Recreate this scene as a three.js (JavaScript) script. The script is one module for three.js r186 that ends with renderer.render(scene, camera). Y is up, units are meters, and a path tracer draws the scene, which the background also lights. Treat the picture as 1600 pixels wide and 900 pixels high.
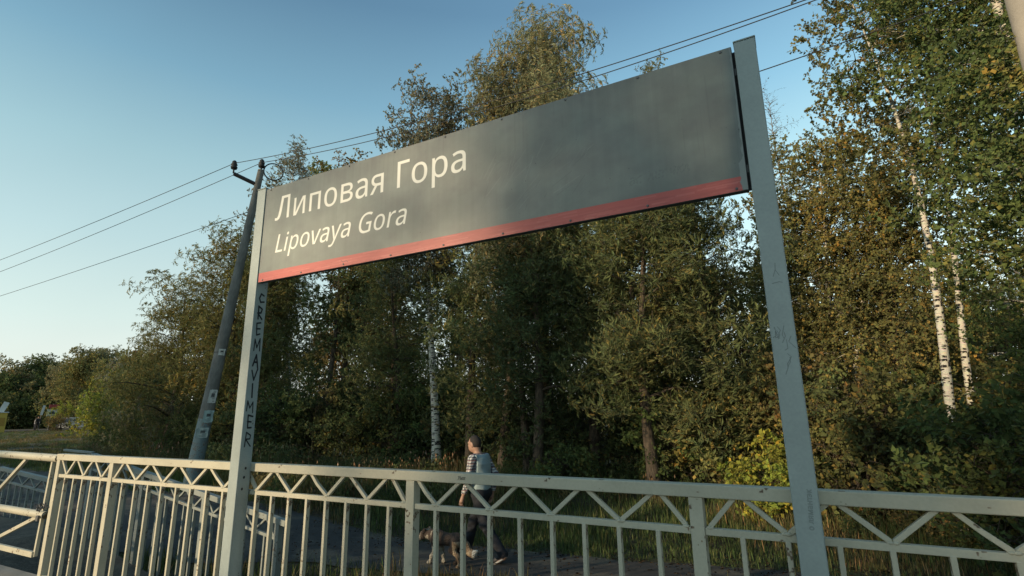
import * as THREE from 'three';
import { mergeGeometries } from 'three/addons/utils/BufferGeometryUtils.js';
import { RoundedBoxGeometry } from 'three/addons/geometries/RoundedBoxGeometry.js';

// ---------------------------------------------------------------- camera, sky, sun, exposure
const EYE = new THREE.Vector3(0, 2.16, 2.48);
const scene = new THREE.Scene();
const camera = new THREE.PerspectiveCamera(57.41, 16 / 9, 0.05, 900);
camera.position.copy(EYE);
camera.rotation.set(0.23022, 0.48836, -0.01549, 'YXZ');
camera.updateMatrixWorld(true);

const SUN_AZ = 153 * Math.PI / 180, SUN_EL = 11.5 * Math.PI / 180;       // measured from -z towards -x
const SUN = new THREE.Vector3(-Math.sin(SUN_AZ) * Math.cos(SUN_EL), Math.sin(SUN_EL), -Math.cos(SUN_AZ) * Math.cos(SUN_EL));
const lerp = THREE.MathUtils.lerp, clamp = THREE.MathUtils.clamp, sstep = THREE.MathUtils.smoothstep;
const sm = (a, b, x) => { const t = clamp((x - a) / (b - a), 0, 1); return t * t * (3 - 2 * t); };

const hash2 = (x, y) => { let h = Math.imul(x | 0, 374761393) + Math.imul(y | 0, 668265263); h = Math.imul(h ^ (h >>> 13), 1274126177); return ((h ^ (h >>> 16)) >>> 0) / 4294967296; };
function vnoise(x, y) { const ix = Math.floor(x), iy = Math.floor(y), fx = x - ix, fy = y - iy, u = fx * fx * (3 - 2 * fx), v = fy * fy * (3 - 2 * fy); return lerp(lerp(hash2(ix, iy), hash2(ix + 1, iy), u), lerp(hash2(ix, iy + 1), hash2(ix + 1, iy + 1), u), v); }
const fbm = (x, y, n = 4) => { let s = 0, a = 0.5, t = 0; for (let i = 0; i < n; i++) { s += a * vnoise(x, y); t += a; a *= 0.5; x = x * 2.03 + 17.1; y = y * 2.03 + 5.7; } return s / t; };

function skyTexture() {
  const W = 1024, H = 512, data = new Float32Array(W * H * 4);
  const stops = [[0, 0.86, 0.90, 0.80], [0.10, 0.78, 0.88, 0.82], [0.15, 0.708, 0.863, 0.823], [0.27, 0.53, 0.73, 0.76], [0.40, 0.368, 0.588, 0.662], [0.52, 0.213, 0.412, 0.548], [0.65, 0.119, 0.246, 0.376], [1, 0.08, 0.18, 0.30]];
  const hs = Math.hypot(SUN.x, SUN.z);
  for (let j = 0; j < H; j++) {
    const el = ((j + 0.5) / H - 0.5) * Math.PI, y = Math.sin(el), ch = Math.cos(el);
    for (let i = 0; i < W; i++) {
      const a = ((i + 0.5) / W - 0.5) * 2 * Math.PI, x = Math.cos(a) * ch, z = Math.sin(a) * ch;
      const cs = (x * SUN.x + z * SUN.z) / (hs * Math.max(ch, 1e-4));          // azimuth from the sun
      const t0 = Math.max(0, y), t = clamp(t0, 0, 1);
      let k = 0; while (k < stops.length - 2 && t > stops[k + 1][0]) k++;
      const f = clamp((t - stops[k][0]) / (stops[k + 1][0] - stops[k][0]), 0, 1);
      const c3 = x * SUN.x + y * SUN.y + z * SUN.z;
      const glow = Math.pow(Math.max(0, c3), 10) * 0.5;
      const q = 1 / (0.25 + Math.max(0, y)), veil = y > 0 ? 0.045 * (fbm(x * q * 2.2 + 31, z * q * 5.5 + 12, 4) - 0.5) : 0;   // thin high veil
      const o = (j * W + i) * 4, dim = (1 + 0.58 * cs * cs) * (1 + veil);
      for (let c = 0; c < 3; c++) {
        let v = lerp(stops[k][c + 1], stops[k + 1][c + 1], f) * dim + glow * [1, 0.8, 0.5][c];
        if (y < 0) v = lerp(v, [0.10, 0.10, 0.07][c], clamp(-y * 12, 0, 1));
        data[o + c] = v;
      }
      data[o + 3] = 1;
    }
  }
  const t = new THREE.DataTexture(data, W, H, THREE.RGBAFormat, THREE.FloatType);
  t.mapping = THREE.EquirectangularReflectionMapping; t.magFilter = THREE.LinearFilter; t.minFilter = THREE.LinearFilter; t.needsUpdate = true;
  return t;
}
const skyTex = skyTexture();
scene.background = skyTex; scene.environment = skyTex;

const sun = new THREE.DirectionalLight(new THREE.Color(1, 0.79, 0.52), 4.9);
sun.position.copy(SUN).multiplyScalar(120); sun.target.position.set(-4, 2, -8);
sun.position.add(sun.target.position);
sun.castShadow = true; sun.shadow.radius = 2.2; sun.shadow.mapSize.set(4096, 4096); sun.shadow.bias = -0.0004;
Object.assign(sun.shadow.camera, { left: -45, right: 45, top: 35, bottom: -25, near: 1, far: 320 });
sun.name = 'sun';
scene.add(sun, sun.target);

const renderer = new THREE.WebGLRenderer({ antialias: true });
renderer.toneMapping = THREE.LinearToneMapping;
renderer.toneMappingExposure = 1.0;
renderer.shadowMap.enabled = true;
renderer.shadowMap.type = THREE.PCFSoftShadowMap;

// ---------------------------------------------------------------- helpers
function rngOf(seed) { let s = seed >>> 0; return () => { s = (s + 0x6d2b79f5) | 0; let t = Math.imul(s ^ (s >>> 15), 1 | s); t = (t + Math.imul(t ^ (t >>> 7), 61 | t)) ^ t; return ((t ^ (t >>> 14)) >>> 0) / 4294967296; }; }
const V = (x, y, z) => new THREE.Vector3(x, y, z);
const taken = new Map();
function numbered(n) { const k = taken.get(n) ?? 0; taken.set(n, k + 1); return k ? n + '_' + String(k).padStart(3, '0') : n; }
function tag(o, label, category, group, kind) { Object.assign(o.userData, { label }); if (category) o.userData.category = category; if (group) o.userData.group = group; if (kind) o.userData.kind = kind; return o; }
function shade(o) { o.castShadow = true; o.receiveShadow = true; return o; }
function put(name, geo, mat, parent = scene) { const m = shade(new THREE.Mesh(geo, mat)); m.name = parent === scene ? numbered(name) : name; parent.add(m); return m; }
function thing(name, label, category, pos = [0, 0, 0], turn = 0, group) { const g = new THREE.Group(); g.name = numbered(name); g.position.set(...pos); g.rotation.y = turn; scene.add(g); return tag(g, label, category, group); }
function structure(name, geo, mat, label) { const m = put(name, geo, mat); m.userData.kind = 'structure'; if (label) m.userData.label = label; return m; }
// a pixel of the photograph (1600 x 900) as a direction
function ray(px, py) { const f = 821.743; return V((px - 800) / f, -(py - 450) / f, -1).applyQuaternion(camera.quaternion); }
function azOf(px, py) { const v = ray(px, py), l = Math.hypot(v.x, v.z); return [v.x / l, v.z / l, v.y / l]; }
function spot(px, dist, py = 690) { const [x, z] = azOf(px, py); return [x * dist, EYE.z + z * dist]; }
function topAt(px, py, dist) { return EYE.y + azOf(px, py)[2] * dist; }

function canvasTex(w, h, draw, { srgb = true, repeat } = {}) {
  const c = document.createElement('canvas'); c.width = w; c.height = h; draw(c.getContext('2d'), w, h);
  const t = new THREE.CanvasTexture(c); if (srgb) t.colorSpace = THREE.SRGBColorSpace;
  t.wrapS = t.wrapT = THREE.RepeatWrapping; t.magFilter = THREE.LinearFilter; t.anisotropy = 8; if (repeat) t.repeat.set(...repeat); return t;
}
// a tileable grain map from a function of (u, v) in 0..1 giving sRGB 0..255
function fieldTex(w, h, fn, { srgb = true, repeat } = {}) {
  const d = new Uint8Array(w * h * 4);
  for (let y = 0; y < h; y++) for (let x = 0; x < w; x++) { const c = fn(x / w, y / h, x, y), o = (y * w + x) * 4; if (typeof c === 'number') d[o] = d[o + 1] = d[o + 2] = clamp(c, 0, 255); else { d[o] = clamp(c[0], 0, 255); d[o + 1] = clamp(c[1], 0, 255); d[o + 2] = clamp(c[2], 0, 255); } d[o + 3] = 255; }
  const t = new THREE.DataTexture(d, w, h); t.wrapS = t.wrapT = THREE.RepeatWrapping; t.magFilter = THREE.LinearFilter; t.minFilter = THREE.LinearMipmapLinearFilter; t.generateMipmaps = true; if (srgb) t.colorSpace = THREE.SRGBColorSpace; if (repeat) t.repeat.set(...repeat); t.needsUpdate = true; return t;
}
// tileable noise: u,v in 0..1, n cells
function tnoise(u, v, n, s = 0) { const x = u * n, y = v * n, ix = Math.floor(x), iy = Math.floor(y), fx = x - ix, fy = y - iy, a = fx * fx * (3 - 2 * fx), b = fy * fy * (3 - 2 * fy), h = (i, j) => hash2(((i % n) + n) % n + s * 131, ((j % n) + n) % n + s * 57); return lerp(lerp(h(ix, iy), h(ix + 1, iy), a), lerp(h(ix, iy + 1), h(ix + 1, iy + 1), a), b); }
function tfbm(u, v, n, oct = 4, s = 0) { let r = 0, a = 0.5, t = 0; for (let i = 0; i < oct; i++) { r += a * tnoise(u, v, n, s + i); t += a; a *= 0.5; n *= 2; } return r / t; }

// texture coordinates in metres from the position, by the way a face points; long = 'x','y','z' runs up the texture
function metreUV(g, k = 1, off = [0, 0]) {
  if (g.index) g = g.toNonIndexed();
  const p = g.attributes.position, n = g.attributes.normal, uv = new Float32Array(p.count * 2);
  for (let i = 0; i < p.count; i += 3) {
    let ax = 0, ay = 0, az = 0; for (let j = 0; j < 3; j++) { ax += Math.abs(n.getX(i + j)); ay += Math.abs(n.getY(i + j)); az += Math.abs(n.getZ(i + j)); }
    for (let j = 0; j < 3; j++) { const x = p.getX(i + j), y = p.getY(i + j), z = p.getZ(i + j); const [u, v] = ay >= ax && ay >= az ? [x, z] : ax >= az ? [z, y] : [x, y]; uv[(i + j) * 2] = u * k + off[0]; uv[(i + j) * 2 + 1] = v * k + off[1]; }
  }
  g.setAttribute('uv', new THREE.BufferAttribute(uv, 2)); return g;
}
function box(w, h, d, x = 0, y = 0, z = 0, r = 0.003) { const g = r > 0 ? new RoundedBoxGeometry(w, h, d, 1, Math.min(r, w / 2.1, h / 2.1, d / 2.1)) : new THREE.BoxGeometry(w, h, d); g.translate(x, y, z); return metreUV(g); }
// a bar of square section between two points
function bar(a, b, w, d, r = 0.003) { const v = b.clone().sub(a), L = v.length(); const g = r > 0 ? new RoundedBoxGeometry(w, L, d, 1, Math.min(r, w / 2.1, d / 2.1)) : new THREE.BoxGeometry(w, L, d); const q = new THREE.Quaternion().setFromUnitVectors(V(0, 1, 0), v.normalize()); g.applyQuaternion(q); const m = a.clone().add(b).multiplyScalar(0.5); g.translate(m.x, m.y, m.z); return metreUV(g); }
// a tapered tube through points
function tube(pts, radii, sides = 6, uvLen = 1, cap = false) {
  const pos = [], nor = [], uv = [], idx = []; let ref = V(0.3, 0.1, 0.95), len = 0;
  for (let i = 0; i < pts.length; i++) {
    const d = (i < pts.length - 1 ? pts[i + 1].clone().sub(pts[Math.max(0, i - (i > 0 ? 1 : 0))]) : pts[i].clone().sub(pts[i - 1])).normalize();
    if (Math.abs(d.dot(ref)) > 0.95) ref = V(1, 0, 0);
    const u = ref.clone().sub(d.clone().multiplyScalar(ref.dot(d))).normalize(), w = d.clone().cross(u); ref = u;
    if (i) len += pts[i].distanceTo(pts[i - 1]);
    for (let s = 0; s <= sides; s++) { const a = s / sides * Math.PI * 2, nx = u.clone().multiplyScalar(Math.cos(a)).addScaledVector(w, Math.sin(a)); pos.push(pts[i].x + nx.x * radii[i], pts[i].y + nx.y * radii[i], pts[i].z + nx.z * radii[i]); nor.push(nx.x, nx.y, nx.z); uv.push(s / sides * uvLen, len); }
  }
  const k = sides + 1;
  for (let i = 0; i < pts.length - 1; i++) for (let s = 0; s < sides; s++) { const a = i * k + s; idx.push(a, a + 1, a + k, a + 1, a + k + 1, a + k); }
  if (cap) for (const e of [0, pts.length - 1]) { const c = pos.length / 3; pos.push(pts[e].x, pts[e].y, pts[e].z); nor.push(0, e ? 1 : -1, 0); uv.push(0, 0); for (let s = 0; s < sides; s++) { const a = e * k + s; e ? idx.push(a, a + 1, c) : idx.push(a + 1, a, c); } }
  const g = new THREE.BufferGeometry(); g.setAttribute('position', new THREE.Float32BufferAttribute(pos, 3)); g.setAttribute('normal', new THREE.Float32BufferAttribute(nor, 3)); g.setAttribute('uv', new THREE.Float32BufferAttribute(uv, 2)); g.setIndex(idx); return g;
}
const M = (o) => new THREE.MeshStandardMaterial(o), MP = (o) => new THREE.MeshPhysicalMaterial(o);
const lin = (r, g, b) => new THREE.Color().setRGB(r, g, b);
// ---------------------------------------------------------------- materials
// painted steel: brush variation, chips and rust specks
function paintTex(base, chip, seed, chips = 0.72) {
  return fieldTex(512, 512, (u, v) => {
    const n = tfbm(u, v, 6, 5, seed), f = tnoise(u, v, 128, seed + 9), st = tfbm(u * 1, v, 3, 3, seed + 20), c = 0.55 * tfbm(u, v, 10, 3, seed + 31) + 0.45 * tfbm(u, v, 64, 2, seed + 37);
    const k = 0.90 + 0.12 * n + 0.04 * (f - 0.5) + 0.05 * (st - 0.5), rust = c > chips ? Math.min(1, (c - chips) * 22) : 0;
    return [0, 1, 2].map((i) => lerp(base[i] * k, chip[i] * (0.7 + 0.6 * f), rust));
  });
}
const bumpFine = fieldTex(256, 256, (u, v) => 255 * (0.6 * tfbm(u, v, 12, 4, 3) + 0.4 * tnoise(u, v, 64, 8)), { srgb: false });
const MAT = {};
MAT.fence = M({ map: paintTex([186, 179, 157], [104, 86, 68], 1, 0.70), roughness: 0.52, bumpMap: bumpFine, bumpScale: 0.0008 });
MAT.post = M({ map: paintTex([156, 165, 160], [112, 112, 104], 5, 0.76), roughness: 0.45, bumpMap: bumpFine, bumpScale: 0.0007 });
MAT.rail2 = M({ map: paintTex([134, 140, 134], [96, 88, 78], 25, 0.68), roughness: 0.6, bumpMap: bumpFine, bumpScale: 0.0008 });
MAT.steel = M({ color: lin(0.12, 0.12, 0.12), roughness: 0.5, metalness: 0.6, bumpMap: bumpFine, bumpScale: 0.001 });
MAT.iron = M({ color: lin(0.02, 0.02, 0.02), roughness: 0.7 });
MAT.concrete = M({ map: fieldTex(512, 512, (u, v) => { const n = tfbm(u, v, 5, 6, 41), f = tnoise(u, v, 200, 44); const k = 0.8 + 0.3 * n + 0.10 * (f - 0.5); return [150 * k, 143 * k, 132 * k]; }), roughness: 0.92, bumpMap: bumpFine, bumpScale: 0.003 });
MAT.poleGrey = M({ map: fieldTex(512, 512, (u, v) => { const n = tfbm(u, v, 4, 5, 51), s = tnoise(u, v * 0.25, 64, 52), f = tnoise(u, v, 180, 54); const k = 0.72 + 0.34 * n + 0.12 * (s - 0.5) + 0.12 * (f - 0.5); return [126 * k, 124 * k, 117 * k]; }), roughness: 0.95, bumpMap: bumpFine, bumpScale: 0.003 });
MAT.asphalt = M({ map: fieldTex(1024, 1024, (u, v) => { const n = tfbm(u, v, 6, 5, 61), f = tnoise(u, v, 400, 64), g = tfbm(u, v, 24, 3, 66); const dust = sm(0.46, 0.66, n); const k = 0.82 + 0.28 * (f - 0.5) + 0.22 * (g - 0.5); return [lerp(72, 112, dust) * k, lerp(69, 102, dust) * k, lerp(66, 88, dust) * k]; }), roughness: 0.95, bumpMap: bumpFine, bumpScale: 0.006 });
MAT.soil = M({ map: fieldTex(1024, 1024, (u, v) => { const n = tfbm(u, v, 8, 5, 71), f = tnoise(u, v, 300, 74), g = tfbm(u, v, 30, 3, 76), m = sm(0.40, 0.62, n); const k = 0.75 + 0.5 * (f - 0.5) + 0.4 * (g - 0.5); return [lerp(78, 66, m) * k, lerp(66, 74, m) * k, lerp(44, 34, m) * k]; }), roughness: 1, bumpMap: bumpFine, bumpScale: 0.02 });
MAT.blueGrey = MAT.post;
// bark
const birchBark = canvasTex(256, 1024, (g, w, h) => {
  const r = rngOf(77); g.fillStyle = '#bdb8ab'; g.fillRect(0, 0, w, h);
  for (let i = 0; i < 900; i++) { g.fillStyle = `rgba(${150 + r() * 90},${145 + r() * 85},${130 + r() * 75},0.25)`; g.fillRect(r() * w, r() * h, 10 + r() * 60, 2 + r() * 10); }
  for (let i = 0; i < 260; i++) { g.fillStyle = `rgba(40,34,30,${0.4 + r() * 0.5})`; const x = r() * w, y = r() * h; g.fillRect(x, y, 6 + r() * 34, 1 + r() * 3); }
  for (let i = 0; i < 58; i++) { const x = r() * w, y = r() * h, s = 10 + r() * 30; g.fillStyle = 'rgba(24,20,18,0.92)'; for (let k = 0; k < 14; k++) { g.beginPath(); g.ellipse(x + (r() - 0.5) * s * 1.6, y + (r() - 0.5) * s * 0.9, s * (0.2 + r() * 0.4), s * (0.08 + r() * 0.2), (r() - 0.5) * 0.8, 0, 7); g.fill(); } }
});
const darkBark = (a, s) => fieldTex(256, 512, (u, v) => { const n = tfbm(u, v, 8, 4, s), f = tnoise(u, v * 0.2, 60, s + 3), q = tnoise(u, v, 90, s + 5); const k = 0.55 + 0.6 * n + 0.35 * (f - 0.5) + 0.2 * (q - 0.5); return [a[0] * k, a[1] * k, a[2] * k]; });
MAT.birch = M({ map: birchBark, roughness: 0.8, bumpMap: bumpFine, bumpScale: 0.004 });
MAT.bark = M({ map: darkBark([92, 80, 66], 81), roughness: 0.95, bumpMap: bumpFine, bumpScale: 0.01 });
MAT.barkPale = M({ map: darkBark([140, 126, 104], 88), roughness: 0.9, bumpMap: bumpFine, bumpScale: 0.008 });
MAT.dirt = M({ map: fieldTex(1024, 1024, (u, v) => { const n = tfbm(u, v, 6, 5, 161), f = tnoise(u, v, 300, 164), g = tfbm(u, v, 30, 3, 166); const k = 0.75 + 0.35 * (f - 0.5) + 0.3 * (g - 0.5) + 0.3 * (n - 0.5); return [118 * k, 106 * k, 90 * k]; }), roughness: 1, bumpMap: bumpFine, bumpScale: 0.008 });
// ---------------------------------------------------------------- ground, path, platform, ramp
const PW = 0.73;                                                     // platform level
const curve = (pts) => (x) => { if (x >= pts[0][0]) return pts[0][1]; for (let i = 1; i < pts.length; i++) if (x >= pts[i][0]) { const [a, b] = pts[i - 1], [c, d] = pts[i]; const t = (x - a) / (c - a); return lerp(b, d, t * t * (3 - 2 * t)); } return pts[pts.length - 1][1]; };
const farEdge = curve([[14, -6.9], [0, -6.0], [-3.9, -5.5], [-7.5, -5.0], [-12, -4.75], [-20, -5.6], [-40, -9.5], [-80, -20], [-140, -37]]);
const nearEdge = curve([[14, -5.3], [0, -4.5], [-3.9, -3.85], [-6, -3.2], [-7.6, -2.1], [-9, -1.55], [-13, -1.55], [-20, -3.6], [-40, -7.4], [-80, -17.6], [-140, -34.5]]);
function groundY(x, z) {
  const a = sm(-4.6, -11.5, x), e = farEdge(x), b = sm(0.2, 6.5, e - z);
  let y = 0.58 * (1 - (1 - a) * (1 - b));
  const near = sm(0, -2.2, z - nearEdge(x));                         // 1 out on the path, 0 near the platform
  y += 0.10 * (1 - near) * (1 - a) + 0.10 * sm(30, 90, Math.hypot(x, z));
  const off = clamp(Math.max(z - nearEdge(x), e - z) / 1.2, 0, 1);
  y += off * (0.16 * (fbm(x * 0.35, z * 0.35) - 0.5) + 0.05 * (fbm(x * 1.6 + 9, z * 1.6) - 0.5));
  return y;
}
{
  const xs = [], zs = [];
  for (let i = 0; i <= 150; i++) { const t = i / 75 - 1; xs.push(-6 + Math.sinh(t * 4.2) * 9.0); }
  for (let i = 0; i <= 150; i++) { const t = i / 75 - 1; zs.push(-6 + Math.sinh(t * 4.2) * 9.0); }
  const pos = [], uv = [], idx = [], n = xs.length;
  for (const z of zs) for (const x of xs) { pos.push(x, (z > -0.5 ? Math.min(0.3, groundY(x, z)) : groundY(x, z)), z); uv.push(x / 4, z / 4); }
  for (let j = 0; j < zs.length - 1; j++) for (let i = 0; i < n - 1; i++) { const a = j * n + i; idx.push(a, a + n, a + 1, a + 1, a + n, a + n + 1); }
  const g = new THREE.BufferGeometry(); g.setAttribute('position', new THREE.Float32BufferAttribute(pos, 3)); g.setAttribute('uv', new THREE.Float32BufferAttribute(uv, 2)); g.setIndex(idx); g.computeVertexNormals();
  structure('ground', g, MAT.soil, 'grassy earth sloping up from the path to the wood');
}
{ // asphalt footpath, a sheet that follows the ground
  const pos = [], uv = [], idx = []; const N = 260, K = 10;
  for (let i = 0; i <= N; i++) {
    const t = i / N, x = 14 - 154 * (t * 0.35 + 0.65 * t * t), a = nearEdge(x), b = farEdge(x);
    for (let k = 0; k <= K; k++) { const w = k / K, wob = (k === 0 ? 1 : k === K ? -1 : 0) * (fbm(x * 1.3, k * 7.7) - 0.5) * 0.28; const z = lerp(a, b, w) + wob; pos.push(x, groundY(x, z) + 0.014 + 0.012 * (fbm(x * 2, z * 2) - 0.5), z); uv.push(x / 3, z / 3); }
  }
  for (let i = 0; i < N; i++) for (let k = 0; k < K; k++) { const a = i * (K + 1) + k; idx.push(a, a + K + 1, a + 1, a + 1, a + K + 1, a + K + 2); }
  const g = new THREE.BufferGeometry(); g.setAttribute('position', new THREE.Float32BufferAttribute(pos, 3)); g.setAttribute('uv', new THREE.Float32BufferAttribute(uv, 2)); g.setIndex(idx); g.computeVertexNormals();
  const n = g.attributes.normal; let up = 0; for (let i = 0; i < n.count; i++) up += n.getY(i); if (up < 0) { g.setIndex([...idx].reverse()); g.computeVertexNormals(); }
  structure('path', g, MAT.asphalt, 'worn grey asphalt footpath below the platform');
}
{ // the platform and the ramp that leads down from it
  const g = mergeGeometries([box(60, 0.22, 4.9, 4, PW - 0.11, 2.25, 0.012), box(59.8, 0.9, 0.25, 4, PW - 0.22 - 0.45, -0.02, 0.01)]);
  structure('platform', g, MAT.concrete, 'raised concrete platform behind the white fence');
  const s = new THREE.Shape([[-12.2, PW], [-8.7, PW], [-4.6, 0.05], [-4.2, -0.3], [-12.2, -0.3]].map((p) => new THREE.Vector2(...p)));
  const r = metreUV(new THREE.ExtrudeGeometry(s, { depth: 1.17, bevelEnabled: false }).translate(0, -0.003, -1.376), 0.4);
  structure('ramp', r, MAT.dirt, 'asphalt ramp running down from the platform');
}
// ---------------------------------------------------------------- station sign
const SX0 = -3.477, SX1 = -0.089, SY0 = 3.127, SY1 = 3.879;
{
  const sign = thing('station_sign', 'grey station name sign on two tall steel posts reading Липовая Гора, Lipovaya Gora', 'sign', [-1.78, PW, 0]);
  const ox = 1.78, oy = -PW;
  const W = 2048, H = 456, w = SX1 - SX0, h = SY1 - SY0, k = W / w;
  const PY = (y) => H - y * (H / h), r = rngOf(5);
  const face = canvasTex(W, H, (g) => {
    g.fillStyle = '#6b706a'; g.fillRect(0, 0, W, H);
    const img = g.getImageData(0, 0, W, H), d = img.data;              // grime: broad stains, runs of dirt and fine grain
    for (let y = 0; y < H; y++) for (let x = 0; x < W; x++) {
      const o = (y * W + x) * 4, n = fbm(x / 210, y / 150, 5), run = fbm(x / 14, y / 330 + 40, 3), bl = fbm(x / 60 + 90, y / 46, 4), f = hash2(x, y);
      const q = 1 + 0.26 * (n - 0.5) + 0.08 * (run - 0.5) + 0.16 * (bl - 0.5) + 0.03 * (f - 0.5), green = 4 * (bl - 0.5);
      d[o] *= q; d[o + 1] = d[o + 1] * q + green; d[o + 2] *= q;
    }
    g.putImageData(img, 0, 0);
    g.fillStyle = '#b04e47'; g.beginPath(); g.moveTo(0, PY(0.070)); g.lineTo(W - 10, PY(0.070)); g.lineTo(W - 12, PY(0.055)); g.lineTo(W - 7, PY(0.035)); g.lineTo(W - 14, PY(0.0)); g.lineTo(0, PY(0)); g.fill();
    for (let i = 0; i < 240; i++) { g.fillStyle = `rgba(${r() < 0.5 ? '226,150,138' : '140,60,54'},${0.06 + 0.12 * r()})`; g.fillRect(r() * W, PY(0.066 * r() + 0.004), 20 + r() * 90, 1 + r() * 6); }
    for (let i = 0; i < 120; i++) { const x = r() * W, y0 = r() < 0.6 ? 0 : r() * H * 0.5, l = 30 + r() * 170; g.fillStyle = `rgba(${r() < 0.6 ? '52,56,52' : '138,142,134'},${0.03 + 0.07 * r()})`; g.fillRect(x, y0, 1 + r() * 3.5, l); }
    g.fillStyle = '#dedbd0'; g.textBaseline = 'alphabetic';
    const text = (s, x0, x1, base, size, slant) => { g.save(); g.font = `${size * k}px sans-serif`; const m = g.measureText(s).width; g.translate(x0 * k, PY(base)); g.transform((x1 - x0) * k / m, 0, -slant, 1, 0, 0); g.fillText(s, 0, 0); g.restore(); };
    text('Липовая Гора', 0.125, 1.872, 0.470, 0.262, 0);
    text('Lipovaya Gora', 0.142, 1.405, 0.208, 0.198, 0.17);
    // worn print and scratched writing
    g.lineCap = 'round';
    const scratch = (pts, col, lw) => { g.strokeStyle = col; g.lineWidth = lw; g.beginPath(); pts.forEach(([x, y], i) => (i ? g.lineTo(x * k, PY(y)) : g.moveTo(x * k, PY(y)))); g.stroke(); };
    for (let i = 0; i < 46; i++) { const x = 1.9 + r() * 0.8, y = 0.12 + r() * 0.32, a = -0.4 - r() * 0.9, l = 0.03 + r() * 0.16; scratch([[x, y], [x + Math.cos(a) * l, y - Math.sin(a) * l]], `rgba(${r() < 0.55 ? '66,70,66' : '150,152,144'},${0.12 + r() * 0.22})`, 1 + r() * 1.6); }
    for (let i = 0; i < 60; i++) { const x = r() * w, y = 0.08 + r() * 0.6; g.fillStyle = `rgba(44,46,44,${0.2 + 0.4 * r()})`; g.fillRect(x * k, PY(y), 1 + r() * 3, 1 + r() * 2.5); }
    g.save(); g.translate(2.84 * k, PY(0.14)); g.rotate(-0.05); g.strokeStyle = 'rgba(62,66,64,0.35)'; g.lineWidth = 1.4; g.font = `italic ${0.055 * k}px sans-serif`; g.setLineDash([9, 6]); g.strokeText('ВС  АЕТ ЧКА', 0, 0); g.setLineDash([]); g.restore();
    g.strokeStyle = 'rgba(50,52,52,0.55)'; g.lineWidth = 2.2; g.beginPath(); g.moveTo(0.845 * k, PY(0.045)); g.lineTo(0.865 * k, PY(0.030)); g.lineTo(0.895 * k, PY(0.036)); g.lineTo(0.91 * k, PY(0.024)); g.stroke();
    // the worn edge of the film beside the second post
    g.fillStyle = '#7d817c'; g.beginPath(); g.moveTo(W, PY(0)); for (let i = 0; i <= 40; i++) g.lineTo(W - (i < 8 ? 14 : 2) - r() * 5, PY(0.004 + i / 40 * h)); g.lineTo(W, 0); g.fill();
  });
  const body = put('panel', box(w, h, 0.034, (SX0 + SX1) / 2 + ox, (SY0 + SY1) / 2 + oy, -0.024, 0.003), M({ color: lin(0.06, 0.065, 0.065), roughness: 0.6 }), sign);
  const pg = new THREE.PlaneGeometry(w - 0.004, h - 0.005); pg.translate((SX0 + SX1) / 2 + ox, (SY0 + SY1) / 2 + oy, -0.004);
  const pf = put('printed_face', pg, M({ map: face, roughness: 0.46, bumpMap: fieldTex(512, 128, (u, v) => 255 * tfbm(u, v, 10, 4, 14), { srgb: false }), bumpScale: 0.0006 }), body); pf.userData.label = 'grey printed face with white lettering over a red stripe';
  for (const [x, d] of [[SX1 + 0.004, 0.03], [SX0 - 0.004, 0.03]]) put('edge_angle', box(d, h - 0.02, 0.006, x + ox, (SY0 + SY1) / 2 + oy, -0.046, 0.001), MAT.iron, sign);
  for (const y of [SY0 + 0.12, SY1 - 0.12]) put('support_rail', box(w + 0.02, 0.04, 0.03, (SX0 + SX1) / 2 + ox, y + oy, -0.0575, 0.002), MAT.steel, sign);
  const riv = new THREE.CylinderGeometry(0.006, 0.007, 0.004, 8); riv.rotateX(Math.PI / 2);
  for (let i = 0; i < 9; i++) for (const y of [SY0 + 0.016, SY1 - 0.016]) { const m = put('rivet', riv, MAT.steel, body); m.position.set(SX0 + 0.05 + i * (w - 0.1) / 8 + ox, y + oy, -0.002); }
  // posts with their own paint: graffiti on the first post's inner face, scratches on the second
  const postGeo = (x0, x1) => box(x1 - x0, SY1 + 0.012 - PW, 0.1, (x0 + x1) / 2 + ox, (SY1 + 0.012 - PW) / 2, -0.05, 0.006);
  const p1 = put('post', postGeo(-3.583, -3.486), MAT.post, sign), p2 = put('post', postGeo(-0.077, 0.019), MAT.post, sign); p1.userData.label = 'post with black marker letters down its inner side'; p2.userData.label = 'post with letters scratched into its blue-grey paint';
  for (const [p, x] of [[p1, -3.5345], [p2, -0.029]]) { put('cap', box(0.1, 0.008, 0.104, x + ox, SY1 + 0.016 - PW, -0.05, 0.003), MAT.post, p); put('base_plate', box(0.2, 0.012, 0.2, x + ox, 0.006, -0.05, 0.003), MAT.steel, p); }
  const inner = canvasTex(64, 1024, (g, cw, chh) => {
    g.clearRect(0, 0, cw, chh); g.strokeStyle = 'rgba(18,22,26,0.92)'; g.lineWidth = 7.5; g.lineCap = 'round'; g.lineJoin = 'round';
    const L = { C: [[0.85, 0.15, 0.3, 0.1, 0.1, 0.5, 0.35, 0.9, 0.9, 0.75]], R: [[0.2, 1, 0.15, 0.05, 0.8, 0.2, 0.75, 0.45, 0.2, 0.55, 0.9, 1]], E: [[0.85, 0.05, 0.2, 0.1, 0.2, 0.95, 0.9, 0.9], [0.2, 0.5, 0.75, 0.5]], M: [[0.05, 1, 0.15, 0.1, 0.5, 0.7, 0.85, 0.05, 0.95, 1]], A: [[0.1, 1, 0.5, 0.05, 0.9, 1], [0.25, 0.65, 0.75, 0.62]], V: [[0.1, 0.1, 0.45, 0.95, 0.9, 0.0]], I: [[0.5, 0.05, 0.48, 0.95]] };
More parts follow.
